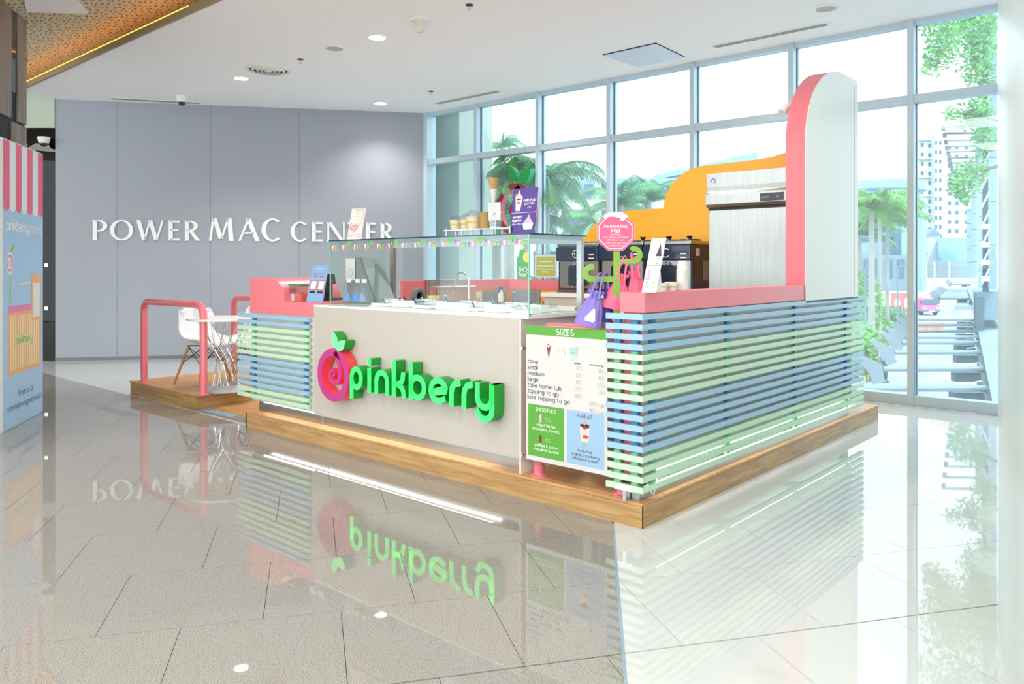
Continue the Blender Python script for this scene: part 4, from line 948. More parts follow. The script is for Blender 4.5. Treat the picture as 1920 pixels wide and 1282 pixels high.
# ================================================================== CARDS, CUPS AND SMALL THINGS
def lean(name, lab, cat, BL, BR, TL, y0, mt, th=.004, grp=None, foot=None):
    """card standing on its lower edge and leaning back; returns its root, frame, width, height"""
    a = ony(*BL, y0); b = ony(*BR, y0); t = onx(*TL, a.x); v = (t-a); v.x = 0; h = v.length; v.normalize(); wd = b.x-a.x
    r = thing(name, lab, cat, (a.x, a.y, a.z), 0, grp)
    F = (Vector((0, 0, 0)), X, v, X.cross(v)); MB().prism(rect(0, wd, 0, h), F, -th, 0).build('card', mt, r)
    bk = Vector((0, 1, 0)); MB().prism([(0, 0), (h*.85*v.y+.035, 0), (h*.85*v.y, h*.85*v.z)], (Vector((wd*.5, th*2.2, 0)), Y, Z, X), -.003, .003).build('easel', mt, r)
    return r, F, wd, h
r, F, W, H = lean('flavour_card', 'tall white card showing four swirl cups, leaning on the pink counter top', 'card', (1203, 548), (1230, 549), (1222, 447), .02, paper)
r.location.z = 1.263
for i, (u, v, c1) in enumerate(((.27, .62, 'f0dfe0'), (.72, .66, '4a3a44'), (.27, .22, 'd2a9dd'), (.72, .22, 'eed6d4'))):
    cx, cy = W*u, H*v; MB().flat([(cx-W*.2, cy), (cx+W*.2, cy), (cx+W*.07, cy+H*.16), (cx, cy+H*.24), (cx-W*.07, cy+H*.16)], F, .0008).build('swirl_picture', M('pic_'+c1, c1, .6), r)
    MB().flat([(cx-W*.2, cy-.003), (cx+W*.2, cy-.003), (cx+W*.14, cy-H*.08), (cx-W*.14, cy-H*.08)], F, .0008).build('cup_picture', M('pic_e2dcd8', 'e2dcd8', .6), r)
    MB().flat(rect(cx-W*.1, cx+W*.1, cy-H*.05, cy-H*.035), F, .0012).build('cup_mark', txt_green, r)
m = MB()
for u, v, t in ((.27, .49, 'original'), (.72, .52, 'dark'), (.72, .485, 'chocolate'), (.27, .09, 'ube'), (.72, .09, 'taro')): text(m, F, t, W*u, H*v, .005, .2, .3, 'c')
m.build('print', txt_dark, r)
r, F, W, H = lean('purple_sign', 'purple halo-halo parfait sign card standing on top of the glass case', 'sign', (955, 436), (1001, 436), (963, 352), .08, purple)
r.location.z = 1.606
m = MB(); text(m, F, 'halo-halo', W*.72, H*.70, .013, .2, .35, 'c', fit=W*.50); text(m, F, 'parfait', W*.72, H*.63, .0115, .2, .35, 'c'); text(m, F, '250', W*.72, H*.55, .0085, .15, .3, 'c', fit=W*.16)
m.flat(rect(0, W, H*.455, H*.462), F, .001); text(m, F, 'swirled', W*.27, H*.34, .011, .26, .25, 'c', fit=W*.34); text(m, F, 'together', W*.27, H*.265, .011, .26, .25, 'c', fit=W*.40); text(m, F, 'ube + taro', W*.27, H*.19, .008, .2, .25, 'c', fit=W*.38)
m.build('print', txt_white, r)
def fl(nm, c, P, n): MB().flat(P, F, n).build(nm, M('pic_'+c, c, .6), r)
fl('parfait_picture', 'eadfe2', [(W*.12, H*.82), (W*.42, H*.82), (W*.36, H*.50), (W*.18, H*.50)], .001); fl('parfait_picture', 'd9b8d6', [(W*.16, H*.82), (W*.38, H*.82), (W*.30, H*.90), (W*.26, H*.97), (W*.22, H*.90)], .0014)
fl('parfait_picture', 'e59a3a', ell(W*.16, H*.85, W*.05, H*.03, 10), .0018); fl('parfait_picture', '5a3550', ell(W*.27, H*.76, W*.11, H*.02, 12), .0018); fl('parfait_picture', 'c8754a', ell(W*.27, H*.68, W*.1, H*.03, 12), .0018)
fl('cup_picture', 'eadfe2', [(W*.50, H*.22), (W*.95, H*.22), (W*.88, H*.08), (W*.58, H*.08)], .001); fl('cup_picture', 'd3b0dc', [(W*.52, H*.22), (W*.93, H*.22), (W*.80, H*.34), (W*.74, H*.42), (W*.68, H*.34)], .0014)
r, F, W, H = lean('swirly_flyer', 'pale striped Swirly Magic flyer card standing at the left of the glass case top', 'card', (650, 446), (676, 445), (660, 387), .12, M('flyer_pink', 'ecd9d6', .5))
r.location.z = 1.606
for k in range(13):
    y = H*(.97-.055*k) if k < 10 else H*(.22-.055*(k-10)); x0 = W*(.02 if k < 1 else .30+.045*k if k < 10 else .62)
    fl('stripe', '6fa9cf' if k in (0, 4, 5, 6, 10, 11) else 'b9b24a', rect(x0, W*.97, y-H*.014, y), .001)
m = MB(); text(m, F, 'Swirly', W*.05, H*.40, .021, .2, .1, 'l', fit=W*.6, slant=.25); text(m, F, 'Magic', W*.05, H*.29, .019, .2, .1, 'l', fit=W*.55, slant=.25); m.build('print_red', M('print_coral', 'e0565c', .6), r)
fl('swirl_picture', 'e9dfd0', ell(W*.7, H*.8, W*.16, H*.09, 14), .0016); m = MB(); text(m, F, 'find your own', W*.06, H*.16, .005, .2, .3, 'l', fit=W*.5); text(m, F, 'swirl it', W*.06, H*.10, .005, .2, .3, 'l', fit=W*.4); m.build('print', txt_dark, r)
r, F, W, H = lean('blue_flyer', 'light blue app flyer card leaning beside the glass case on the pink counter', 'card', (574, 568), (604, 569), (586, 500), .10, M('flyer_blue', '86b0d8', .45))
r.location.z = 1.113
m = MB(); text(m, F, 'The easiest way to', W*.52, H*.76, .007, .2, .3, 'c', fit=W*.82); text(m, F, 'FREE treats', W*.52, H*.68, .010, .3, .25, 'c', fit=W*.6)
for u in (.28, .76): m.ribbon([(W*(u-.2), H*.33), (W*(u+.2), H*.33), (W*(u+.2), H*.59), (W*(u-.2), H*.59)], .006, F, .001, None, True)
m.build('print_red', M('print_crimson', 'e0344a', .6), r)
for u in (.28, .76): fl('pale_square', 'dfe2e0', rect(W*(u-.17), W*(u+.17), H*.345, H*.575), .0008); fl('store_badge', '23272c', rect(W*(u-.17), W*(u+.17), H*.24, H*.295), .001)
m = MB(); text(m, F, 'pinkberry', W*.5, H*.90, .009, .2, .3, 'c'); m.build('print_white', txt_white, r)
# ---- cup shelf with sample cups
ZTT = 1.606
r = thing('cup_riser', 'low clear shelf on little steel posts, carrying sample cups on the case', 'shelf', (-1.60, .06, ZTT))
MB().box(0, .60, 0, .12, .034, .040).build('shelf_plate', glass, r); MB().box(0, .60, -.0015, 0, .034, .040).build('plate_edge', M('plate_edge', 'dce9f0', .3), r)
for x in (.012, .16, .44, .588):
    for y in (.015, .105): MB().tube([(x, y, 0), (x, y, .05)], .006, 10).build('post', steel, r)
kraft = M('kraft_cup', 'a9824a', .5); tan = M('tan_print_cup', 'dcc3a0', .5); dometr = glass_mat('dome_lid_clear', 'f0f4f6')
def cup(x, y, z, r1, r0, h, mt, lab, lid=0, text_=None, grp='sample cups on the case'):
    r = thing('sample_cup', lab, 'cup', (x, y, z), 0, grp)
    MB().lathe([(0, 0), (r0, 0), (r1, h), (r1+.003, h), (r1+.003, h+.004), (r1-.003, h+.004), (r1-.003, h-.004), (0, h-.01)], n=28).build('body', mt, r, smooth=True)
    if lid: MB().lathe([(r1+.004, h+.004), (r1+.003, h+.01)]+[(r1*math.cos(R2(a)), h+.01+lid*math.sin(R2(a))) for a in range(10, 81, 14)]+[(0, h+.01+lid)], n=24).build('dome_lid', dometr, r, smooth=True)
    if text_:
        m = MB(); n = 10
        t = MB(); text(t, (Vector((0, 0, 0)), X, Z, -Y), text_, 0, h*.5, h*.14, .2, .3, 'c', 0., fit=r1*1.9)
        t.v = [((r0+(r1-r0)*(v[2]/h)+.0012)*math.sin(v[0]/r1+.35), -(r0+(r1-r0)*(v[2]/h)+.0012)*math.cos(v[0]/r1+.35), v[2]) for v in t.v]
        t.build('print', txt_green, r)
    return r
zs_ = ZTT+.041
cup(-1.545, .12, zs_, .041, .032, .062, tan, 'small tan cup with clear dome lid, leftmost on the shelf', .036, 'pinkberry')
cup(-1.452, .125, zs_, .040, .031, .062, tan, 'small tan cup with clear dome lid, second from left', .036, 'pinkberry')
cup(-1.365, .11, zs_, .050, .040, .078, tan, 'larger tan printed cup with clear dome lid, middle of the shelf', .04, 'pinkberry')
cup(-1.262, .12, zs_, .050, .038, .102, kraft, 'plain brown kraft tub without a lid')
r = cup(-1.165, .105, zs_, .046, .036, .100, paper, 'white tub with green, yellow and blue stripes')
for k in range(11):
    z = .012+.0078*k; q = .036+.010*z/.1+.0008; MB().lathe([(q, z), (q+.0003, z+.0042)], n=28).build('stripe', M('stripe_%d' % (k//4), ('3a86a8', 'c7b53c', '3f8f4a')[min(k//4, 2)], .5), r, smooth=True)
for i, x in enumerate((-1.085, -1.045)): cup(x, .16, ZTT, .018, .014, .092, M('green_tumbler', '3fae4a', .35), ('slim green cup left of the gap under the notice', 'slim green cup under the notice card, nearer the purple sign')[i])
r = thing('cone_holder', 'waffle cone in a paper sleeve held up on a thin clear stand', 'ice cream cone', (-1.13, .05, ZTT))
MB().tube([(0, .03, 0), (0, .03, .17), (0, .012, .20)], .004, 8).build('stand_rod', acrylic, r)
MB().lathe([(.0, .17), (.006, .175), (.024, .29), (.0235, .29), (.0, .18)], n=20).build('sleeve', M('sleeve_grey', 'c9c8c4', .5), r, smooth=True)
MB().lathe([(.0238, .285), (.033, .345), (.034, .356), (.030, .350), (.018, .29)], n=12).build('cone', M('waffle', 'b98a52', .6, bump=.5, bscale=90), r)
r = thing('notice_card', 'small white allergy notice card with green heading in front of the striped tub', 'card', (-1.115, .045, ZTT))
MB().box(-.05, .05, -.002, .001, .09, .20).build('card', paper, r); MB().tube([(0, .003, 0), (0, .003, .12)], .002, 6).build('rod', chrome, r)
fn = (Vector((0, -.002, 0)), X, Z, -Y); m = MB(); text(m, fn, 'we are now', 0, .185, .006, .22, .3, 'c', fit=.06); text(m, fn, 'non dairy free', 0, .172, .006, .22, .3, 'c', fit=.08); m.build('print_green', txt_green, r)
m = MB(); m.ribbon(ell(0, .123, .012, .012, 14), .002, fn, .001, None, True); m.ribbon([(-.008, .113), (.008, .133)], .004, fn, .0012)
for z in (.160, .152, .145, .099): text(m, fn, 'please tell our staff', 0, z, .003, .2, .3, 'c', fit=.07)
m.build('print', txt_dark, r)
# ---- on the pink top: cups
cupw = M('cup_white', 'f6efe8', .45)
def tub(x, y, z, r1, r0, h, lab, n=1):
    r = thing('paper_cup' if n == 1 else 'cup_stack', lab, 'cup' if n == 1 else 'stack of cups', (x, y, z), 0)
    st = .0085; MB().lathe([(0, 0), (r0, 0), (r1, h), (r1+.003, h), (r1+.003, h+.004), (r1-.002, h+.004), (r0, .01), (0, .01)], n=28).build('cup', cupw, r, smooth=True)
    return r
tub(-.075, .325, 1.263, .036, .030, .040, 'short white paper cup beside the flavour card')
tub(-.055, .40, 1.263, .037, .030, .046, 'white paper cup with green print left of the cup stack')
for o_r in (bpy.data.objects['paper_cup'], bpy.data.objects['paper_cup.001']):
    t = MB(); text(t, (Vector((0, 0, 0)), X, Z, -Y), 'pinkberry', 0, .018, .0075, .2, .3, 'c', 0., fit=.05)
    t.v = [(.0355*math.sin(v[0]/.034+.75), -.0355*math.cos(v[0]/.034+.75), v[2]) for v in t.v]; t.build('print', txt_green, o_r)
cx_, cy_ = -.036, .49
nst = 17
for k in range(nst):
    r = tag(bpy.data.objects.new('stacked_cup', None), 'white paper cup in the tall upside-down stack, %s from the bottom' % ('lowest', 'second', 'third', 'fourth', 'fifth', 'sixth', 'seventh', 'eighth', 'ninth', 'tenth', 'eleventh', 'twelfth', 'thirteenth', 'fourteenth', 'fifteenth', 'sixteenth')[k] if k < nst-1 else 'topmost white paper cup of the tall upside-down stack', 'cup', 'upside-down paper cup stack'); C.objects.link(r)
    r.location = (cx_, cy_, 1.263+.0072*k)
    if k == 0: cm = MB().lathe([(.034, 0), (.034, .004), (.031, .004), (.0245, .058), (0, .058)], n=24).mesh('cup', cupw, True)
    o = bpy.data.objects.new('cup', cm); C.objects.link(o); o.parent = r

# ---- left end: till, jar, tag
r = thing('till_screen', 'black till screen tilted back on the pink cabinet top', 'till', (-3.42, .40, 1.113))
MB().prism([(-.13, .14), (.12, .14), (.10, .225), (-.14, .225)], (Vector((.0, .0, 0)), X, Z, -Y), -.012, .012).build('screen', black, r, bevel=.003)
MB().box(-.03, .03, 0, .04, .02, .15).build('stand', dark, r); MB().box(-.09, .09, -.05, .10, 0, .02).build('base', dark, r)
r = thing('snack_jar', 'clear square jar with green lid holding wrapped sweets on the pink top', 'jar', (-3.43, .14, 1.113))
MB().box(-.085, .085, -.05, .05, 0, .125).build('jar', acrylic, r); MB().box(-.09, .09, -.055, .055, .1255, .143).build('lid', M('lid_green', '2f8f4e', .4), r, bevel=.003)
MB().box(-.075, -.02, -.04, .04, .002, .06).build('sachet', M('sachet_white', 'd9d5d4', .5), r); o = MB().box(-.01, .07, -.035, .03, .002, .07).build('sachet', M('sachet_coral', 'e8776a', .5), r); o.rotation_euler[1] = .15
r = thing('pink_menu_tag', 'bright pink cone-shaped card behind the blue flyer', 'card', (-3.27, .17, 1.113))
MB().prism([(-.065, 0), (.07, 0), (.085, .03), (.075, .10), (.06, .18), (.045, .215), (.03, .225), (.02, .205), (0, .18), (-.02, .15), (-.035, .12), (-.055, .10), (-.07, .05)], (Vector((0, 0, 0)), X, Vector((0, .3, 1)).normalized(), -Y), -.003, .003).build('card', M('tag_pink', 'f4527f', .45), r)
m = MB()
for k in range(7): m.flat(rect(-.045, .045-.004*k, .035+.02*k, .041+.02*k), (Vector((0, 0, 0)), X, Vector((0, .3, 1)).normalized(), Vector((0, -1, .3)).normalized()), .0035)
m.build('print', M('print_palepink', 'f7b6c6', .6), r)
r = thing('steel_hood', 'sloping grey steel stand inside the left end of the glass case', 'stand', (-2.96, .36, 1.099))
MB().prism([(.0, 0), (.40, 0), (.19, .375), (.0, .375)], (Vector((-.12, .0, 0)), X, Z, -Y), -.20, .0).build('body', M('hood_grey', '8d9797', .45, .2), r, bevel=.003)
MB().prism([(.402, 0), (.192, .378), (.172, .378), (.382, 0)], (Vector((-.12, .0, 0)), X, Z, -Y), .0005, .004).build('edge', greyp, r)
MB().box(-.12, .0, -.012, -.008, .19, .37).build('notice', paper, r)
m = MB(); m.ribbon(ell(-.05, .25, .022, .03, 12), .004, (Vector((0, -.0125, 0)), X, Z, -Y), 0, None, True); m.build('notice_print', M('print_blue', '4a78c0', .6), r)
botl = glass_mat('bottle_clear', 'fafdfe')
def bottle(x, y, lab, blue_):
    r = thing('water_bottle', lab, 'bottle', (x, y, 1.099), 0, 'water bottles in the glass case')
    MB().lathe([(0, .002), (.040, .002), (.044, .01), (.044, .13), (.040, .15), (.022, .172), (.016, .178), (.016, .19), (0, .19)], n=22).build('bottle', botl, r, smooth=True)
    MB().lathe([(.019, .178), (.019, .206), (0, .206)], n=18).build('cap', white, r, smooth=True)
    m = MB(); m.grid(lambda u, v: (.0447*math.sin((u-.5)*1.4*(1-(v)**2*.7)+.5), -.0447*math.cos((u-.5)*1.4*(1-(v)**2*.7)+.5), .035+.06*v), 10, 5); m.build('label', M('label_'+blue_, blue_, .5), r)
bottle(-3.03+.25, .16, 'clear water bottle nearest the left pane of the case', '5f96d8')
bottle(-2.69, .175, 'middle clear water bottle with the blue drop label', '4f8fe0'); bottle(-2.595, .165, 'rightmost clear water bottle of the three in the case', '8fa0c0')
# ---- toppings
porcelain = M('porcelain', 'f7f8f8', .12); tongs = M('tong_dark', '2a2d30', .3, .5)
r = thing('topping_well', 'white recessed topping counter inside the glass case', 'counter insert', (-2.45, .09, 1.0985))
MB().box(0, 1.62, 0, .48, 0, .006).build('tray', porcelain, r, bevel=.002)
idx = 0; spots_n = ['leftmost', 'second from left', 'third from left', 'fourth from left', 'fifth from left', 'sixth from left', 'rightmost']
pz = 1.1055
for row, (y, nm) in enumerate(((.16, 'front'), (.30, 'middle'), (.44, 'back'))):
    for k in range(7):
        x = -2.36+.235*k-(.04*row)
        r = thing('topping_dish', 'white lidded topping dish, %s in the %s row inside the glass case' % (spots_n[k], nm), 'dish', (x, y, pz), 0, 'topping dishes in the glass case')
        a = .085; MB().box(-a, a, -.05, .05, 0, .024).build('dish', porcelain, r, bevel=.006)
        MB().prism([(-.045, .024), (.045, .024), (.03, .05), (-.045, .05)], (Vector((0, 0, 0)), Y, Z, X), -a*.9, a*.9).build('lid', porcelain if (k+row) % 2 else dometr, r)
        if (k*3+row) % 5 != 1:
            s = (-1)**(k+row)*.02; ang = -.5-.1*((k+row) % 3)
            MB().tube([(s, 0, .02), (s+.05*math.sin(ang)*1.5, .01, .062)], .005, 7).build('spoon_handle', tongs if (k+row) % 3 else chrome, r, smooth=True)
    if 0:
        for (x, yy) in ((-.95, .14),):
            pass
r = thing('label_slope', 'white price label block in front of the topping dishes', 'label holder', (-1.47, .115, 1.1055))
r2_ = MB().prism([(-.02, 0), (.02, 0), (.008, .05), (-.004, .05)], (Vector((0, 0, 0)), Y, Z, X), -.06, .06).build('block', porcelain, r)
r = thing('tape_roll', 'dark grey ring-shaped tape roll standing behind the bottles', 'tape', (-2.37, .52, 1.1055+.065))
MB().lathe([(.035, -.02), (.06, -.02), (.06, .02), (.035, .02), (.035, -.02)], axis='x', n=24).build('roll', greyp, r, smooth=True)
r = thing('tan_tub', 'small tan tub behind the topping dishes at the left', 'tub', (-2.22, .54, 1.1055)); MB().lathe([(0, 0), (.04, 0), (.048, .065), (.05, .07), (0, .07)], n=20).build('tub', tan, r, smooth=True)
# ---- behind the staff gap
r = thing('steel_urn', 'tall stainless container standing behind the price board', 'container', (-.96+.30, .62, .135))
MB().lathe([(0, 0), (.095, 0), (.095, .93), (.088, .955), (.03, .975), (0, .975)], n=28).build('drum', steelv, r, smooth=True)
r = thing('steel_cabinet', 'stainless undercounter cabinet inside the kiosk behind the price board', 'cabinet', (-.56, 1.25, .135))
MB().box(-.35, .36, 0, .8, .1, .80).build('body', steelv, r, bevel=.004); MB().box(-.34, .35, -.01, -.0005, .12, .78).build('door', M('dark_steel', '5a5a58', .3, .9), r, bevel=.003)
MB().box(-.36, .37, -.02, .8, .801, .83).build('top', steel, r)
for x in (-.3, .3):
    MB().lathe([(0, 0), (.018, 0), (.018, .1), (0, .1)], c=(x, .06, 0), n=12).build('foot', chrome, r)
r = thing('steel_bowl', 'round brassy metal pan stored low in the kiosk behind the slats', 'pan', (-.26, 1.12, .52)); 
MB().lathe([(0, 0), (.12, 0), (.14, .03), (.13, .035), (.0, .01)], axis='y', n=28).build('pan', M('brass_pan', 'b9a874', .35, .8), r, smooth=True)
MB().box(-.02, .02, .0, .05, -.385, -.14).build('stand', steel, r)
r = thing('weighing_scale', 'dark weighing scale with white round pan inside the kiosk', 'scale', (-1.62, 1.75, 1.03))
MB().prism([(-.16, 0), (.16, 0), (.10, .10), (-.09, .10)], (Vector((0, 0, 0)), X, Z, -Y), -.26, .0).build('body', greyp, r, bevel=.006); MB().lathe([(0, .12), (.12, .12), (.125, .135), (0, .135)], c=(0, .12, 0), n=28).build('pan', white, r, smooth=True)
MB().lathe([(0, .1), (.02, .1), (.02, .12), (0, .12)], c=(0, .12, 0), n=12).build('neck', dark, r)
r = thing('island_counter', 'low white working counter in the middle of the kiosk', 'counter', (-1.9, 1.85, .135))
MB().box(-.7, .6, -.28, .45, 0, .86).build('body', cream2, r); MB().box(-.72, .62, -.30, .47, .8605, .893).build('top', porcelain, r, bevel=.004)

# ---- swirl fruit sign hanging inside the window
hs = thing('hanging_fruit_sign', 'dark red swirl fruit sign with green leaves hanging by the window', 'sign', (-5.14, 4.80, 2.22))
fh = (Vector((0, 0, 0)), X, Z, -Y); dk = M('sign_dark_red', '8c1436', .4)
m = MB(); swirl(m, fh, .37, .0, .012, .24); m.build('fruit', dk, hs)
m = MB(); swirl(m, fh, .355, -.09, -.0, .21); m.build('fruit_return', M('sign_return_pink', 'e889a0', .4), hs)
for q in ((.03, .40, -.13, .64, .12), (.06, .36, .30, .56, .15)):
    p = leaf(*q); MB().prism(p, fh, .0, .012).build('leaf', M('leaf_green', '0f8a3c', .4), hs); MB().prism(p, fh, -.09, -.0005).build('leaf_return', M('leaf_return', '3cb98a', .4), hs)
m = MB()
for x in (-.2, .2): m.tube([(x, -.03+.03, .3), (x, 0, ZC-2.22)], .0015, 5)
m.build('cord', alud, hs)
gs = thing('grab_food_sign', 'green Grab Food standee with yellow disc on the back wall', 'sign', (-3.87, 3.51, 1.2535))
MB().prism([(-.10, 0), (.105, 0), (.105, .27), (.06, .30), (.03, .34), (-.02, .38), (-.05, .36), (-.06, .30), (-.10, .24)], fh, 0, .006).build('board', M('grab_green', '27b55c', .4), gs)
MB().prism(ell(.065, .26, .062, .062, 24), fh, .0065, .010).build('disc', M('disc_yellow', 'eee25a', .5), gs); MB().prism(ell(-.02, .385, .036, .034, 16), fh, .0065, .009).build('head_picture', paper, gs)
m = MB(); text(m, fh, 'Grab', .005, .095, .034, .3, .25, 'c', .0068, fit=.125); text(m, fh, 'Food', .005, .03, .034, .3, .25, 'c', .0068, fit=.125); m.build('print', txt_white, gs)
ns = thing('lime_notice', 'lime green notice in a clear frame on the back wall', 'notice', (-3.52, 3.51, 1.2535))
MB().box(-.17, .17, 0, .006, 0, .30).build('frame', acrylic, ns); MB().box(-.165, .165, -.004, -.001, .02, .29).build('border', M('notice_border', 'd3dcf0', .5), ns); MB().box(-.14, .14, -.006, -.0045, .035, .265).build('sheet', M('notice_lime', 'b9c24a', .5), ns)
m = MB()
for z, w_ in ((.20, .09), (.15, .12), (.115, .12), (.08, .06)): m.flat(rect(-w_, w_, z, z+.012), fh, .0066)
m.build('print', paper, ns); MB().box(-.17, .17, -.03, .03, 0, .004).build('foot', acrylic, ns)

# ================================================================== LEFT BANNER BOX AND WOOD COLUMN
B0 = onz(5, 812); B1 = onz(81, 772); bd = (B1-B0); bd.z = 0; BW = bd.length; bd.normalize(); bn = Vector((bd.y, -bd.x, 0))
if bn.dot(EYE-B0) < 0: bn = -bn
r = thing('banner_box', 'tall light blue advertising board with a striped awning print', 'advertising board', B0)
FB = (Vector((0, 0, 0)), bd, Z, bn); HB = 2.49
MB().prism(rect(0, BW, 0, HB), FB, -.10, -.004).build('frame', white, r, bevel=.004)
MB().prism(rect(-1.0, -.012, 0, HB), FB, -.10, -.004).build('side_board', M('board_white', 'eef2ee', .4), r, bevel=.004)
MB().prism(rect(.012, BW-.012, .008, HB-.008), FB, -.0035, 0).build('print_sheet', skyblue, r)
b = lambda nm, mt, P, n=.001: MB().flat(P, FB, n).build(nm, mt, r)
rose = M('awning_rose', 'ee6a8b', .5); paleb = M('awning_white', 'eaf0f2', .5)
for k in range(7):
    x0, x1 = .012+(BW-.024)*k/7, .012+(BW-.024)*(k+1)/7; w0 = (x0+x1)/2+(x0+x1-BW)*.0
    b('awning_stripe', rose if k % 2 == 0 else paleb, [(x0, HB-.012), (x1, HB-.012)]+[((x0+x1)/2+(x1-x0)/2*math.cos(R2(a)), 1.93+.055*math.sin(R2(a))) for a in range(0, -181, -20)])
cx = BW*.5
m = MB(); text(m, FB, 'pinkberry', BW*.08, 1.715, .062, .24, .25, 'l', .0012, fit=BW*.52); m.build('print_white', txt_white, r)
m = MB(); text(m, FB, 'caters', BW*.63, 1.715, .062, .13, .22, 'l', .0012, fit=BW*.32); m.build('print_white_thin', txt_white, r)
# printed cart
b('fruit_disc', paper, ell(BW*.16, 1.43, .085, .10, 24)); m = MB(); swirl(m, FB, .075, .0014, None, .25, BW*.16, 1.43); m.build('fruit_print', M('print_lilac', 'd79ad0', .5), r)
b('leaf_print', txt_green, leaf(BW*.17, 1.52, BW*.25, 1.60, .04)); b('stem_print', M('print_stem', '9fcc55', .5), rect(BW*.155, BW*.175, 1.08, 1.33))
org = M('print_orange_pale', 'efb57a', .5); b('cart_body', org, rect(BW*.12, BW*.93, .46, 1.02)); b('cart_rim', M('print_pinkish', 'e888b4', .5), rect(BW*.12, BW*.72, 1.0, 1.06), .0014)
for k in range(13): b('cart_slat', M('print_cream', 'f3e2b4', .5), rect(BW*(.16+.057*k), BW*(.16+.057*k+.028), .50, .97), .0014)
b('menu_frame', org, rect(BW*.68, BW*.93, .9, 1.33), .0016); b('menu_sheet', paper, rect(BW*.71, BW*.90, .93, 1.25), .002); 
m = MB(); m.ribbon([(BW*.38, 1.06), (BW*.38, 1.24), (BW*.66, 1.26), (BW*.66, 1.06)], .012, FB, .0014); m.build('handle_print', paper, r)
m = MB(); text(m, FB, 'pinkberry', BW*.5, .72, .05, .5, .25, 'c', .0018, fit=BW*.42); m.build('print_halo', paper, r)
m = MB(); text(m, FB, 'pinkberry', BW*.5, .72, .05, .26, .25, 'c', .0022, fit=BW*.42); m.build('print_green', txt_green, r)
m = MB(); text(m, FB, 'Email us at', BW*.55, .255, .038, .12, .25, 'c', .0012, fit=BW*.36); text(m, FB, 'catering@swirlygoodness.ph', BW*.52, .155, .034, .12, .22, 'c', .0012, fit=BW*.84); m.build('print_dark', txt_dark, r)

K0 = B0-bn*.55; r = thing('wood_column', 'tall grey-brown wood and dark glass column behind the blue board', 'column', K0-bd*1.2)
FK = (Vector((0, 0, 0)), bd, Z, bn)
k1 = ony(50, 100, 0); 
# width so that its right edge is where the photograph has it
A_ = K0-bd*1.2; rr0 = ray(50, 100); det = rr0.x*(-bd.y)+rr0.y*bd.x; bx, by = A_.x-EYE.x, A_.y-EYE.y; s_ = (rr0.x*by-rr0.y*bx)/det
def sk(px): q = ray(px, 100); d_ = q.x*(-bd.y)+q.y*bd.x; return (q.x*by-q.y*bx)/d_
KW = sk(50); z1 = 3.0
MB().prism(rect(0, KW, 0, 4.11), FK, -.6, -.02).build('core', black, r)
for a, c in ((0, sk(22)), (sk(34), KW)): MB().prism(rect(a, c-.003, 2.96, 4.11), FK, -.0195, 0).build('wood_panel', greywood, r)
MB().prism(rect(sk(24), KW, 0, 2.93), FK, -.0195, 0).build('wood_panel', greywood, r)
MB().prism(rect(sk(22), sk(34)-.003, 3.25, 4.11), FK, -.0195, -.012).build('dark_glass', M('column_dark_glass', '33424c', .06), r)
for z in (3.66, 2.72): MB().prism(rect(KW-.06, KW+.004, z, z+.035), FK, .0005, .008).build('metal_tag', chrome, r)

# ================================================================== OUTDOORS
ZG = -4.0
def mo(name, c, **k): return M(name, c, **k)
road = MB().box(-60, 60, YW+.6, 175, ZG-.2, ZG).build('floor_street', mo('road_grey', 'b0b4b8', rough=.85, var=.06, vscale=.3)); struct(road)
struct(MB().box(-16, 7, YW+.18, YW+.6, ZG, -.1).build('trim_4', mo('slab_edge', 'ccd2d6', rough=.7)))
conc = mo('pale_concrete', 'b5bdae', rough=.8, bump=.1, bscale=8, var=.06, vscale=1.5)
tag(MB().box(-8.6, ony(923, 300, 6.3).x, 5.5, 6.3, ZG, 7).build('concrete_pier', conc), 'pale green-grey concrete pier outside the leftmost panes', 'column')
STREET = (CF+CR*.58).normalized()
def obox(mb, px0, px1, py0, py1, d, dep, base=None):
    a = ond(px0, py1, d); b = ond(px1, py0, d); z0 = a.z if base is None else base; w_ = (b-a).dot(CR)
    D = STREET if px0 > 1500 else CF      # the street and what lines it run on this heading
    q = [a, a+CR*w_, a+CR*w_+D*dep, a+D*dep]
    return mb.add([(p.x, p.y, z) for z in (z0, b.z) for p in q], [(0, 1, 2, 3), (4, 5, 6, 7), (0, 1, 5, 4), (1, 2, 6, 5), (2, 3, 7, 6), (3, 0, 4, 7)])
def part(name, mt, r, px0, px1, py0, py1, d, dep, base=None): 
    o = obox(MB(), px0, px1, py0, py1, d, dep, base).build(name, mt, r); return o
def building(name, lab, cat='building'): return thing(name, lab, cat, (0, 0, 0))
bw = mo('building_white', 'dfe0de', rough=.8); bb = mo('building_blue', '8fabc0', rough=.7); bwin = mo('building_glass', '4a667e', rough=.2); bshade = mo('building_grey', '7c8e9b', rough=.8)
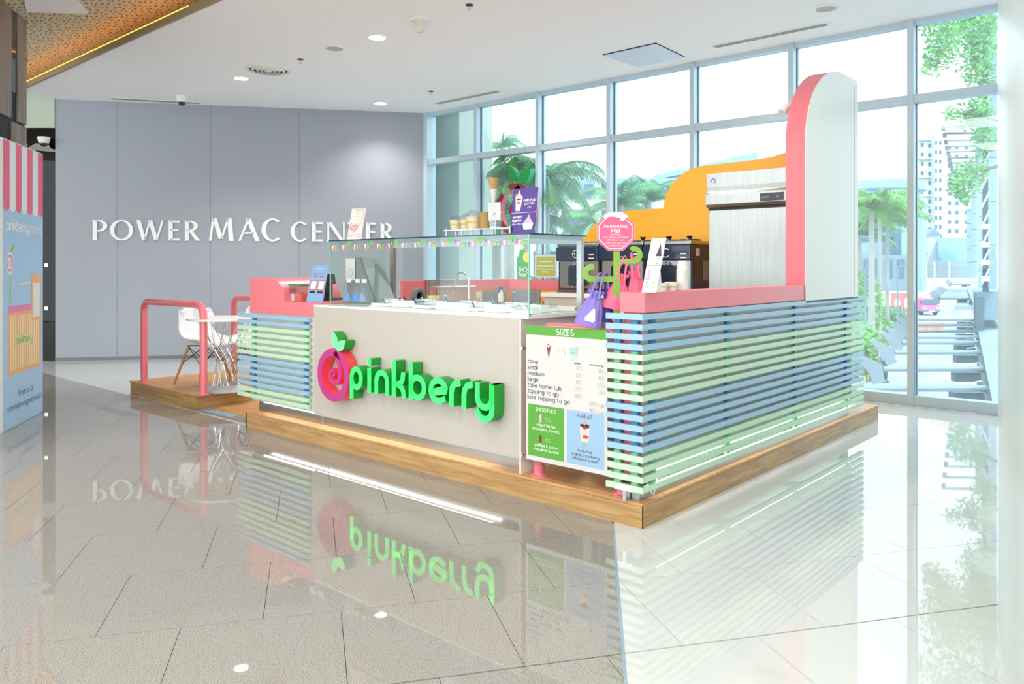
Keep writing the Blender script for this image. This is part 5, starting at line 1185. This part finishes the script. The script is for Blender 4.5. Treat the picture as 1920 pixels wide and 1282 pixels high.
# mall across the street
r = building('mall_building', 'long pale mall building with layered floors behind the palms')
part('upper_block', bw, r, 1072, 1206, 299, 336, 62, 20); part('parapet', bw, r, 1150, 1420, 330, 360, 60, 25, None)
part('floor_band', bb, r, 1040, 1300, 334, 374, 58, 22); part('floor_band', bw, r, 1034, 1320, 374, 392, 56, 22); part('floor_band', bshade, r, 1050, 1320, 392, 430, 58, 22)
part('floor_band', bb, r, 1040, 1320, 430, 470, 57, 22); part('ground_floor', bwin, r, 1000, 1320, 470, 640, 60, 22, ZG)
for x in (1046, 1118, 1200, 1262): part('pier', bw, r, x, x+9, 340, 600, 55.5, 1, ZG)
for x0 in range(1070, 1290, 26): part('window', bwin, r, x0, x0+16, 345, 368, 57.7, .4)
q = [ond(1230, 328, 59), ond(1420, 285, 59), ond(1420, 300, 59), ond(1230, 336, 59)]
MB().add([tuple(p) for p in q]+[tuple(p+CF*12) for p in q], [(0, 1, 2, 3), (4, 5, 6, 7), (0, 1, 5, 4), (2, 3, 7, 6), (1, 2, 6, 5), (0, 3, 7, 4)]).build('sloping_roof', bb, r)
# round glass building
r = building('round_building', 'pale round building with banded windows behind the right-hand palms')
c_ = ond(1628, 400, 112); z = lambda py, d=100: 1.4-(py-500)*d/1470
MB().lathe([(6.6, ZG), (6.6, z(350)), (7.4, z(345)), (7.4, z(327)), (0, z(325))], c=(c_.x, c_.y, 0), n=40).build('drum', bb, r, smooth=True)
for a in (364, 378, 392, 406, 425, 445): MB().lathe([(6.62, z(a+5)), (6.72, z(a+5)), (6.72, z(a-3)), (6.62, z(a-3))], c=(c_.x, c_.y, 0), n=40).build('window_band', bwin, r)
part('side_wing', bb, r, 1676, 1712, 356, 560, 105, 15, ZG); part('lower_block', bshade, r, 1600, 1712, 478, 600, 94, 10, ZG)
for x0 in (1604, 1622, 1640, 1662, 1684): part('window', bwin, r, x0, x0+12, 486, 520, 93.8, .4)
# white apartment tower
r = building('apartment_tower', 'tall white apartment tower with rows of small windows')
part('main_block', bw, r, 1716, 1772, 241, 600, 150, 18, ZG); part('stair_bay', bw, r, 1752, 1768, 232, 600, 147, 6, ZG); part('rear_block', bw, r, 1772, 1850, 252, 600, 158, 18, ZG)
MB().lathe([(3.5, 0), (3.4, 1), (2.2, 2), (0, 2.5)], c=tuple(ond(1778, 240, 160)), n=20).build('roof_dome', mo('roof_tan', 'c9b48c', rough=.8), r, smooth=True)
wm = {}
def win(r, px, py, w_, h_, d):
    k = (w_, h_, d)
    if k not in wm: wm[k] = MB().box(-w_/2*d/1470, w_/2*d/1470, -.12, 0, -h_/2*d/1470, h_/2*d/1470).mesh('window', bwin)
    p = ond(px, py, d-.05); o = bpy.data.objects.new('window', wm[k]); C.objects.link(o); o.parent = r; o.location = p; o.rotation_euler = (0, 0, YAW)
for j in range(14):
    y = 272+17.5*j
    win(r, 1729, y, 5, 7, 150); win(r, 1743, y+1, 5, 7, 150)
    for x in (1755, 1763): win(r, x, y-4, 4, 7, 147)
    for x in (1780, 1794, 1812): win(r, x, y+4, 6, 7, 158)
    if j % 2 == 0: part('ledge', bshade, r, 1722, 1746, y-9, y-7, 149.5, .5)
r = building('low_house', 'small gabled annex and retaining wall at the end of the street')
part('annex', bw, r, 1740, 1760, 440, 520, 125, 8, ZG); q = [ond(1737, 441, 124.5), ond(1752, 428, 124.5), ond(1768, 441, 124.5)]
MB().add([tuple(p) for p in q]+[tuple(p+CF*9) for p in q], [(0, 1, 2), (5, 4, 3), (0, 1, 4, 3), (1, 2, 5, 4)]).build('gable_roof', bshade, r)
part('block', bb, r, 1759, 1822, 446, 520, 122, 8, ZG); part('blue_sheet', mo('sheet_blue', '6fa6d8', rough=.6), r, 1764, 1793, 475, 488, 121, .3)
part('stained_wall', mo('stained_concrete', '8d989c', rough=.9, var=.2, vscale=.25), r, 1700, 1825, 488, 521, 116, 1, ZG); part('white_wall', bw, r, 1700, 1835, 521, 575, 112, 1, ZG)
for x in (1737, 1752, 1780): MB().tube([tuple(ond(x, 490, 108)), tuple(ond(x, 592, 108))], .12, 8).build('pole', bw, r)
MB().tube([tuple(ond(1735, 497, 108)), tuple(ond(1800, 503, 108)), tuple(ond(1828, 500, 108))], .06, 6).build('cable', bshade, r)
r = building('shop_annex', 'blue-grey block on the left side of the street seen beside the window post')
part('block', bb, r, 1690, 1729, 372, 560, 98, 12, ZG); part('canopy', bw, r, 1690, 1736, 371, 388, 97, 2)
# facade with fins at the right
r = building('finned_facade', 'grey panelled facade with diagonal fins along the right side of the street')
fz = lambda py, d: 1.4-(py-500)*d/1470
pan = mo('facade_panel', '8296ac', rough=.5); pand = mo('facade_dark', '3f525f', rough=.4)
for d, x0, x1, top, bot, st in ((26, 1855, 1869, -420, 541, 82), (34, 1835, 1849, 231, 540, 45), (46, 1821, 1833, 330, 520, 30), (60, 1812, 1822, 390, 515, 24)):
    y = bot
    while y > top: part('panel', pan, r, x0, x1, max(top, y-st+.8), y, d, 2.0); y -= st
    part('core', pand, r, x0+1, x1-1, top, bot, d+.3, 1.5)
for k in range(24):
    y = 520-36*k; a = ond(1840, y+14, 26.5); b_ = ond(1855, y-16, 26.0); 
    MB().tube([tuple(a), tuple(b_)], .05, 4).build('fin', bw, r)
part('dark_slot', pand, r, 1842, 1855, -420, 560, 27.6, .5)
for y in (420, 454, 487, 518): part('ledge', bw, r, 1840, 1856, y, y+9, 25.6, .4)
part('podium', bshade, r, 1826, 1880, 548, 600, 27, 6); part('podium_wall', pand, r, 1832, 1846, 556, 640, 26, 1, ZG)
# high frame of pipes
r = thing('upper_pipe_frame', 'high steel pipe frame reaching out from the finned facade', 'canopy', (0, 0, 0))
for k in range(9):
    y = (237, 250, 263, 274, 284, 296, 305, 312, 319)[k]; d = (27, 28.5, 30, 31.5, 33, 35, 36.5, 38, 40)[k]; x0 = 1768+2.2*k
    MB().tube([tuple(ond(x0, y, d)), tuple(ond(1838, y-1, d))], .05, 8).build('pipe', steelv, r)
    part('bracket', greyp, r, x0-3, x0+5, y-1, y+7, d, .2)
MB().tube([tuple(ond(1836, 232, 27)), tuple(ond(1833, 322, 40))], .12, 8).build('edge_beam', pan, r)
# lower canopy of pipes with corrugated walkway
galv = mo('galvanised', '8f9ca5', rough=.35, metal=.6); dkb = mo('bracket_dark', '1c3442', rough=.5)
def canopy(lab, h, ds, xl, xr, rad):
    r = thing('pipe_canopy', lab, 'canopy', (0, 0, 0), 0, 'pipe canopies over the street')
    yy = lambda d: 500+1470*h/d
    for i, d in enumerate(ds):
        y = yy(d); a = ond(xl[i], y, d); b_ = ond(xr[i], y, d); MB().tube([tuple(a), tuple(b_)], rad, 12).build('pipe', galv, r, smooth=True)
        w_ = 1.0; c = a; P = [(0, -.15), (.05, -.28), (-.2, -.34), (-.28, -.12), (-.62, .30), (-.56, .36), (-.02, .10)]
        MB().prism(P, (c, CR, Z, -CF), -.04, .04).build('end_bracket', galv, r)
        MB().add([tuple(b_+CR*u+CF*v+Z*w2) for w2 in (-.30, -.10) for v in (.1, .3) for u in (-.55, .0)], [(0, 2, 3, 1), (4, 5, 7, 6), (0, 1, 5, 4), (2, 6, 7, 3), (0, 4, 6, 2), (1, 3, 7, 5)]).build('bracket_plate', dkb, r)
        MB().tube([tuple(b_-CR*.35+Z*.10), tuple(b_-CR*.1+Z*.14), tuple(b_+Z*.04)], .012, 5).build('clip', chrome, r)
    # walkway
    n = 160; d0, d1 = ds[0]-3, ds[-1]+1.0; a = ond(xr[0]+3, yy(ds[0]), ds[0]); b_ = ond(xr[-1]+2, yy(ds[-1]), ds[-1]); t_ = (b_-a)/(ds[-1]-ds[0])
    vs = []; fs = []
    for i in range(n+1):
        d = d0+(d1-d0)*i/n; p = a+t_*(d-ds[0]); z_ = 1.4-h+.10+(.07 if i % 2 else 0)
        for u in (0, 1.0+.012*(d-d0)): q_ = p+CR*u; vs.append((q_.x, q_.y, z_))
    for i in range(n): fs.append((2*i, 2*i+1, 2*i+3, 2*i+2))
    MB().add(vs, fs).build('corrugated_walkway', galv, r)
    p = a+t_*(d0-ds[0])-Z*.12; e_ = a+t_*(d1-ds[0])-Z*.12; MB().tube([tuple(p), tuple(e_)], .10, 4).build('edge_beam', dkb, r)
ds = [14.7, 17.5, 20.9, 23.6, 25.4, 27.7, 30.7, 33.8]
canopy('near steel pipe canopy with corrugated walkway outside the right-hand panes', 2.28, ds, [1560, 1655, 1677, 1690, 1697, 1704, 1710, 1716], [1850, 1843, 1837, 1833, 1832, 1830, 1828, 1826], .062)
ds2 = [50, 53, 56, 59.5, 63.5, 68]
canopy('second pipe canopy farther down the street by the pink truck', 2.0, ds2, [1760, 1762, 1765, 1768, 1771, 1774], [1816, 1815, 1814, 1813, 1812, 1811], .11)
canopy('farthest pale pipe canopy near the end of the street', 1.95, [88, 92, 96], [1782, 1784, 1786], [1815, 1814, 1813], .15)
r = thing('canopy_post', 'steel post and sloping roof sheet under the second canopy', 'post', (0, 0, 0))
part('post', bw, r, 1826, 1834, 560, 600, 46, .5, ZG); part('roof_sheet', galv, r, 1790, 1842, 573, 581, 46, 6)
# vehicles
def truck():
    p = ond(1746, 589, 87); p.z = ZG; r = thing('pink_truck', 'small truck with pink cab facing the viewer down the street', 'truck', p, YAW)
    pk = mo('truck_pink', 'd96fa8', rough=.3)
    MB().box(-.95, .95, 0, 1.6, .45, 1.15).build('cab_lower', pk, r, bevel=.08); MB().box(-.85, .85, .15, 1.6, 1.15, 1.95).build('cab_upper', pk, r, bevel=.1)
    MB().box(-.75, .75, .08, .16, 1.2, 1.75).build('windscreen', bwin, r, bevel=.02); MB().box(-1.0, 1.0, 1.7, 5.2, .7, 2.5).build('cargo_box', white, r, bevel=.03)
    MB().box(-.95, .95, -.12, 0, .35, .6).build('bumper', greyp, r, bevel=.03); MB().box(-.35, .35, -.135, -.121, .40, .55).build('number_plate', white, r)
    for x in (-.72, .72):
        MB().box(x-.14, x+.14, -.03, .02, .72, .9).build('headlight', white, r, bevel=.02)
        for y in (.7, 4.2): MB().lathe([(0, -.12), (.4, -.12), (.42, -.08), (.42, .08), (.4, .12), (0, .12)], c=(x*1.1, y, .42), axis='x', n=20).build('wheel', black, r, smooth=True)
        MB().box(x*1.35-.06, x*1.35+.06, .2, .28, 1.3, 1.65).build('mirror', black, r)
    q = ond(1688, 601, 76); q.z = ZG; r = thing('red_advert_trailer', 'red and white advertising trailer parked behind the palms', 'trailer', q, YAW)
    MB().box(-1.9, 1.2, 0, 1.7, .9, 3.0).build('box_body', white, r, bevel=.03); MB().box(-.9, 1.1, -.02, -.001, 1.0, 2.85).build('red_panel', mo('advert_red', 'ea6a6e', rough=.5), r)
    m = MB(); f_ = (Vector((0, -.021, 0)), X, Z, -Y); m.flat(ell(-.3, 1.9, .3, .42, 14), f_, .001); m.flat(ell(.55, 1.9, .18, .5, 14), f_, .001); m.build('advert_marks', mo('advert_pale', 'f7d8c8', rough=.5), r)
    MB().box(-1.8, 1.1, .1, 1.6, .45, .89).build('chassis', black, r)
    for x in (-1.3, .7): MB().lathe([(0, -.1), (.4, -.1), (.42, 0), (.4, .1), (0, .1)], c=(x, .05, .42), axis='y', n=20).build('wheel', black, r, smooth=True)
    q = ond(1737, 621, 65); q.z = ZG; r = thing('orange_barrier', 'low orange plastic road barrier beyond the pipe canopy', 'barrier', q, YAW)
    P = [(-.25, 0), (.25, 0), (.22, .12), (.08, .35), (.06, .8), (-.06, .8), (-.08, .35), (-.22, .12)]
    MB().prism(P, (Vector((-1.6, 0, 0)), Y, Z, X), 0, 1.5).build('segment', mo('barrier_orange', 'ef8a63', rough=.5), r, bevel=.02); MB().prism(P, (Vector((-.05, 0, 0)), Y, Z, X), 0, 1.5).build('segment', mo('barrier_orange', 'ef8a63', rough=.5), r, bevel=.02)
truck()
# planting strip, kerb and lamp posts
kb = [ond(1618, 716, 36.8), ond(1650, 660, 49.6), ond(1684, 622, 65)]
for p in kb: p.z = ZG
r = thing('kerb', 'yellow and grey kerb along the planting strip across the street', 'kerb', (0, 0, 0))
MB().ribbon([(p.x, p.y) for p in kb], .35, (Vector((0, 0, 0)), X, Y, Z), ZG, ZG+.25).build('kerbstone', mo('kerb_yellow', 'e8cf86', rough=.7), r)
leafg = mo('leaf_fresh', '6fae52', rough=.5, var=.35, vscale=1.5); leafd = mo('leaf_deep', '4f8a62', rough=.5, var=.35, vscale=1.2); palmg = mo('palm_leaf', '5f9a5e', rough=.45, var=.3, vscale=1.0)
bark = mo('palm_trunk', 'a7a29b', rough=.85, bump=.3, bscale=6); twig = mo('twig', '7a6a58', rough=.8)
def foliage(mb, c, rad, n, s, flat_=1.):
    for _ in range(n):
        d = Vector((random.gauss(0, 1), random.gauss(0, 1), random.gauss(0, 1))).normalized()*random.random()**.45
        p = Vector(c)+Vector((d.x*rad[0], d.y*rad[1], d.z*rad[2])); a = Vector((random.gauss(0, 1), random.gauss(0, 1), random.gauss(0, .6))).normalized(); b_ = a.orthogonal().normalized(); k = s*(.6+.8*random.random())
        mb.add([tuple(p-a*k), tuple(p+b_*k*.42), tuple(p+a*k), tuple(p-b_*k*.42)], [(0, 1, 2, 3)])
    return mb
def shrub(px, py, d, rad, n, s, mt, lab):
    p = ond(px, py, d); r = thing('street_shrub', lab, 'shrub', (p.x, p.y, ZG), 0, 'shrubs on the planting strip'); h = p.z-ZG
    o = foliage(MB(), (0, 0, h), rad, n, s).build('foliage', mt, r); o['kind'] = 'stuff'
    MB().tube([(0, 0, 0), (0, 0, h)], .05, 6).build('stem', twig, r)
shrub(1610, 660, 38, (1.3, 1.3, 1.5), 1500, .16, leafg, 'bright green shrub just beyond the end of the slatted counter')
shrub(1638, 618, 50, (1.4, 1.6, 1.1), 1200, .16, leafg, 'middle green shrub at the foot of the right-hand palms')
shrub(1665, 600, 60, (1.6, 2.0, 1.2), 1100, .18, leafd, 'farther dark green shrub beside the red trailer')
shrub(1606, 575, 46, (1.6, 1.5, 2.2), 1300, .18, leafg, 'tall leafy shrub seen just right of the tower')
def palm(lab, base, top, nf, L, tr, mt=palmg, droop=1., seed=0, lean_=0.):
    rnd = random.Random(seed); r = thing('palm_tree', lab, 'palm', (base.x, base.y, ZG), 0, 'palm trees outside the windows'); h = top.z-ZG; bx = Vector((lean_, 0, 0))
    MB().tube([(0, 0, 0), (lean_*.3, 0, h*.4), (lean_*.7, 0, h*.75), (lean_, 0, h)], [tr*1.25, tr, tr*.9, tr*.75], 12).build('trunk', bark, r, smooth=True)
    for k in range(nf):
        az = 2*PI*k/nf+rnd.uniform(-.2, .2); el = rnd.uniform(.15, 1.3); l = L*rnd.uniform(.8, 1.1); pts = []; n = 16; p = Vector((lean_, 0, h)); e = el
        for i in range(n+1):
            pts.append(p.copy()); p = p+Vector((math.cos(az)*math.cos(e), math.sin(az)*math.cos(e), math.sin(e)))*(l/n); e -= (1.15*droop+el*.5)/n
        m = MB(); m.tube(pts, [.03*(1-i/(n+2))+.004 for i in range(n+1)], 5)
        side = Vector((-math.sin(az), math.cos(az), 0))
        for i in range(3, n*4):
            t = i/4; i0 = min(int(t), n-1); q = pts[i0].lerp(pts[i0+1], t-i0); d = (pts[i0+1]-pts[i0]).normalized(); ll = l*.26*math.sin(PI*min(1, .15+.8*t/n))**.6
            for s in (-1, 1):
                v = (side*s*.8+d*.55-Z*(.25+.5*rnd.random())).normalized()*ll; w_ = d*.017*(L/2.5)
                m.add([tuple(q-w_), tuple(q+w_), tuple(q+v*.6+w_*.8-Z*.02), tuple(q+v-Z*ll*.18), tuple(q+v*.6-w_*.8-Z*.02)], [(0, 1, 2, 3, 4)])
        m.build('frond', mt, r)
    return r
P_ = lambda px, py, d: ond(px, py, d)
palm('palm in the second pane from the left, its crown reaching the transom', P_(942, 275, 30), P_(942, 275, 30), 14, 1.0, .13, seed=1)
palm('bushy palm behind the hanging red fruit sign', P_(955, 355, 20), P_(955, 355, 20), 22, 1.7, .15, seed=2)
palm('dense palm just right of the concrete pier', P_(930, 420, 18), P_(930, 420, 18), 18, 1.4, .14, mt=leafd, seed=3)
palm('low palm behind the purple parfait sign', P_(985, 410, 17), P_(985, 410, 17), 18, 1.4, .13, mt=leafd, seed=12)
palm('large drooping palm filling the third window from the left', P_(1022, 345, 12), P_(1022, 345, 12), 18, 1.15, .09, seed=4, droop=1.25)
palm('palm above the yellow backdrop, left of two crowns', P_(1163, 385, 17), P_(1163, 385, 17), 15, 1.1, .10, seed=5, droop=.8)
palm('palm above the yellow backdrop, right of two crowns', P_(1215, 375, 18), P_(1215, 375, 18), 15, 1.1, .10, seed=6, droop=.8)
palm('small palm at the left edge of the yellow backdrop', P_(1120, 425, 16), P_(1120, 425, 16), 14, .9, .10, seed=7)
palm('tall palm nearest the tower in the right-hand panes', P_(1634, 395, 42), P_(1634, 395, 42), 20, 3.0, .17, seed=8, mt=leafg)
palm('second tall palm with the pale slim trunk', P_(1649, 392, 47), P_(1649, 392, 47), 18, 3.0, .12, seed=9, mt=leafg)
palm('third tall palm, rightmost beside the window post', P_(1664, 410, 50), P_(1664, 410, 50), 18, 3.0, .13, seed=10, mt=palmg)
palm('shorter palm behind the three tall ones', P_(1612, 440, 55), P_(1612, 440, 55), 16, 3.0, .15, seed=11)
r = thing('terrace_hedge', 'leafy hedge and glass balustrade outside behind the kiosk back wall', 'hedge', (-9.5, 13, ZG))
o = foliage(MB(), (-1.5, 0, 4.2), (5.5, .8, .9), 4200, .13).build('foliage', leafd, r); o['kind'] = 'stuff'
MB().box(-8, 3.2, 1.2, 1.4, 0, 3.6).build('planter_wall', bw, r); MB().box(-8, 3.2, -1.4, -1.36, 4.9, 4.95).build('handrail', alu, r)
for k in range(6): MB().box(-8+2*k, -7.95+2*k, -1.4, -1.35, 0, 4.9).build('baluster', alu, r)
# tree hanging over from the right
r = thing('leafy_tree', 'leafy tree whose branches hang in front of the finned facade', 'tree', (ond(1832, 300, 22).x, ond(1832, 300, 22).y, ZG))
o_ = Vector(r.location)
m = MB()
for px, py, d, ra, n in ((1822, 20, 22, .9, 800), (1795, 45, 21.5, .9, 900), (1770, 35, 21, .7, 650), (1765, 95, 21, .45, 380), (1835, 60, 22, .5, 500), (1825, 120, 22, .45, 300), (1838, 150, 22, .4, 260), (1748, 125, 21, .28, 130), (1842, 100, 22, .5, 400),
    (1815, 215, 23, .45, 300), (1838, 210, 23, .45, 330), (1780, 212, 23, .22, 70), (1845, 260, 23, .4, 260), (1812, 335, 24, .5, 420), (1792, 350, 24, .28, 150), (1805, 370, 24, .25, 120), (1832, 315, 24, .4, 220),
    (1810, -60, 22, 1.3, 1500), (1780, -120, 22, 1.2, 1300), (1830, -180, 22, 1.3, 1300), (1775, -230, 22, .8, 600), (1800, -300, 22, .6, 300)):
    c = ond(px, py, d)-o_; foliage(m, c, (ra, ra, ra*1.15), n, .075)
o = m.build('foliage', leafg, r); o['kind'] = 'stuff'
b_ = lambda px, py, d: tuple(ond(px, py, d)-o_)
m = MB(); base = Vector((1.2, .8, 0)); m.tube([tuple(b_(1930, 700, 22.5)), b_(1925, 300, 22.5), b_(1890, -20, 22.2), b_(1840, -160, 22)], [.22, .16, .08, .03], 8); m.tube([b_(1890, -20, 22.2), b_(1800, 30, 21.6), b_(1768, 60, 21), b_(1750, 120, 21)], [.04, .025, .015, .01], 6); m.tube([b_(1915, 240, 22.4), b_(1835, 215, 23), b_(1785, 213, 23)], [.06, .04, .012], 6)
m.tube([b_(1920, 300, 22.5), b_(1835, 320, 24), b_(1800, 360, 24)], [.06, .04, .012], 6); m.build('branches', twig, r)
for i, x in enumerate((1622, 1627, 1683)):
    p = ond(x, 500, 44+6*i); tag(MB().tube([(0, 0, 0), (0, 0, 5.2), (0, 0, 5.4), (.7, 0, 5.5)], [.07, .06, .06, .05], 8).build('lamp_post', bshade, loc=(p.x, p.y, ZG)), ['thin lamp post nearest the tower', 'thin lamp post left of the tallest palm trunk', 'lamp post beside the window post'][i], 'lamp post', 'street lamp posts')
# barrier stand and passer-by
p = ond(1639, 716, 36.6); r = thing('metal_stand', 'black metal stand on the street under the nearest pipe bracket', 'stand', (p.x, p.y, ZG), YAW)
m = MB()
for x in (-.35, 0, .35): m.tube([(x, 0, 0), (x, 0, .75)], .025, 6)
for z_ in (.1, .42, .74): m.tube([(-.35, 0, z_), (.35, 0, z_)], .02, 6)
m.build('frame', black, r)
def person(loc, yaw, lab, shirt, trou, s=1.):
    r = thing('person', lab, 'person', loc, yaw); r.scale = (s, s, s)
    J = {'pelvis': (0, 0, .95, .14), 'waist': (0, 0, 1.1, .13), 'chest': (0, 0, 1.32, .155), 'neck': (0, 0, 1.5, .055), 'chin': (0, -.02, 1.58, .07), 'head': (0, 0, 1.66, .095), 'crown': (0, 0, 1.74, .06)}
    E_ = [('pelvis', 'waist'), ('waist', 'chest'), ('chest', 'neck'), ('neck', 'chin'), ('chin', 'head'), ('head', 'crown')]
    for s_, n in ((-1, 'l'), (1, 'r')):
        J.update({n+'hip': (s_*.1, 0, .88, .095), n+'knee': (s_*.12, -.03, .5, .065), n+'ank': (s_*.13, .02, .09, .042), n+'toe': (s_*.15, -.13, .04, .035), n+'sh': (s_*.2, 0, 1.42, .06), n+'el': (s_*.27, .03, 1.14, .042), n+'wr': (s_*.27, -.06, .9, .028), n+'hand': (s_*.265, -.08, .80, .032)})
        E_ += [('pelvis', n+'hip'), (n+'hip', n+'knee'), (n+'knee', n+'ank'), (n+'ank', n+'toe'), ('chest', n+'sh'), (n+'sh', n+'el'), (n+'el', n+'wr'), (n+'wr', n+'hand')]
    K = list(J); me = bpy.data.meshes.new('body'); me.from_pydata([J[k][:3] for k in K], [(K.index(a), K.index(b)) for a, b in E_], [])
    o = bpy.data.objects.new('body', me); C.objects.link(o); o.parent = r; o.modifiers.new('skin', 'SKIN')
    for i, k in enumerate(K): me.skin_vertices[0].data[i].radius = (J[k][3], J[k][3]*(.75 if k in ('waist', 'chest', 'pelvis') else 1))
    me.skin_vertices[0].data[0].use_root = True; md = o.modifiers.new('sub', 'SUBSURF'); md.levels = 2; md.render_levels = 2; me.materials.append(mo('skin', 'a87a5c', rough=.6))
    m = MB(); m.lathe([(.165, 1.02), (.18, 1.2), (.19, 1.36), (.13, 1.47), (.06, 1.5)], n=20, sy=.72); 
    for s_ in (-1, 1): m.tube([(s_*.15, 0, 1.42), (s_*.215, .0, 1.38), (s_*.255, .02, 1.2)], [.08, .075, .062], 10)
    m.build('shirt', shirt, r, smooth=True)
    m = MB(); m.lathe([(.12, .8), (.17, .86), (.17, 1.04)], n=20, sy=.78)
    for s_ in (-1, 1): m.tube([(s_*.08, 0, .9), (s_*.12, -.03, .52), (s_*.13, .01, .14)], [.11, .085, .065], 12)
    m.build('trousers', trou, r, smooth=True)
    m = MB(); m.ball((0, .01, 1.69), (.1, .11, .1), 14, 10); m.v = [v for v in m.v]; m.build('hair', black, r, smooth=True)
    m = MB()
    for s_ in (-1, 1): m.ball((s_*.15, -.06, .04), (.05, .13, .045), 10, 6)
    m.build('shoes', black, r, smooth=True)
p = ond(1657, 716, 36.6); person((p.x, p.y, ZG), YAW+.4, 'person in blue shirt and dark trousers standing on the street below the pipes', mo('shirt_blue', '7fa0d0', rough=.7), mo('trousers_dark', '3a4658', rough=.7))
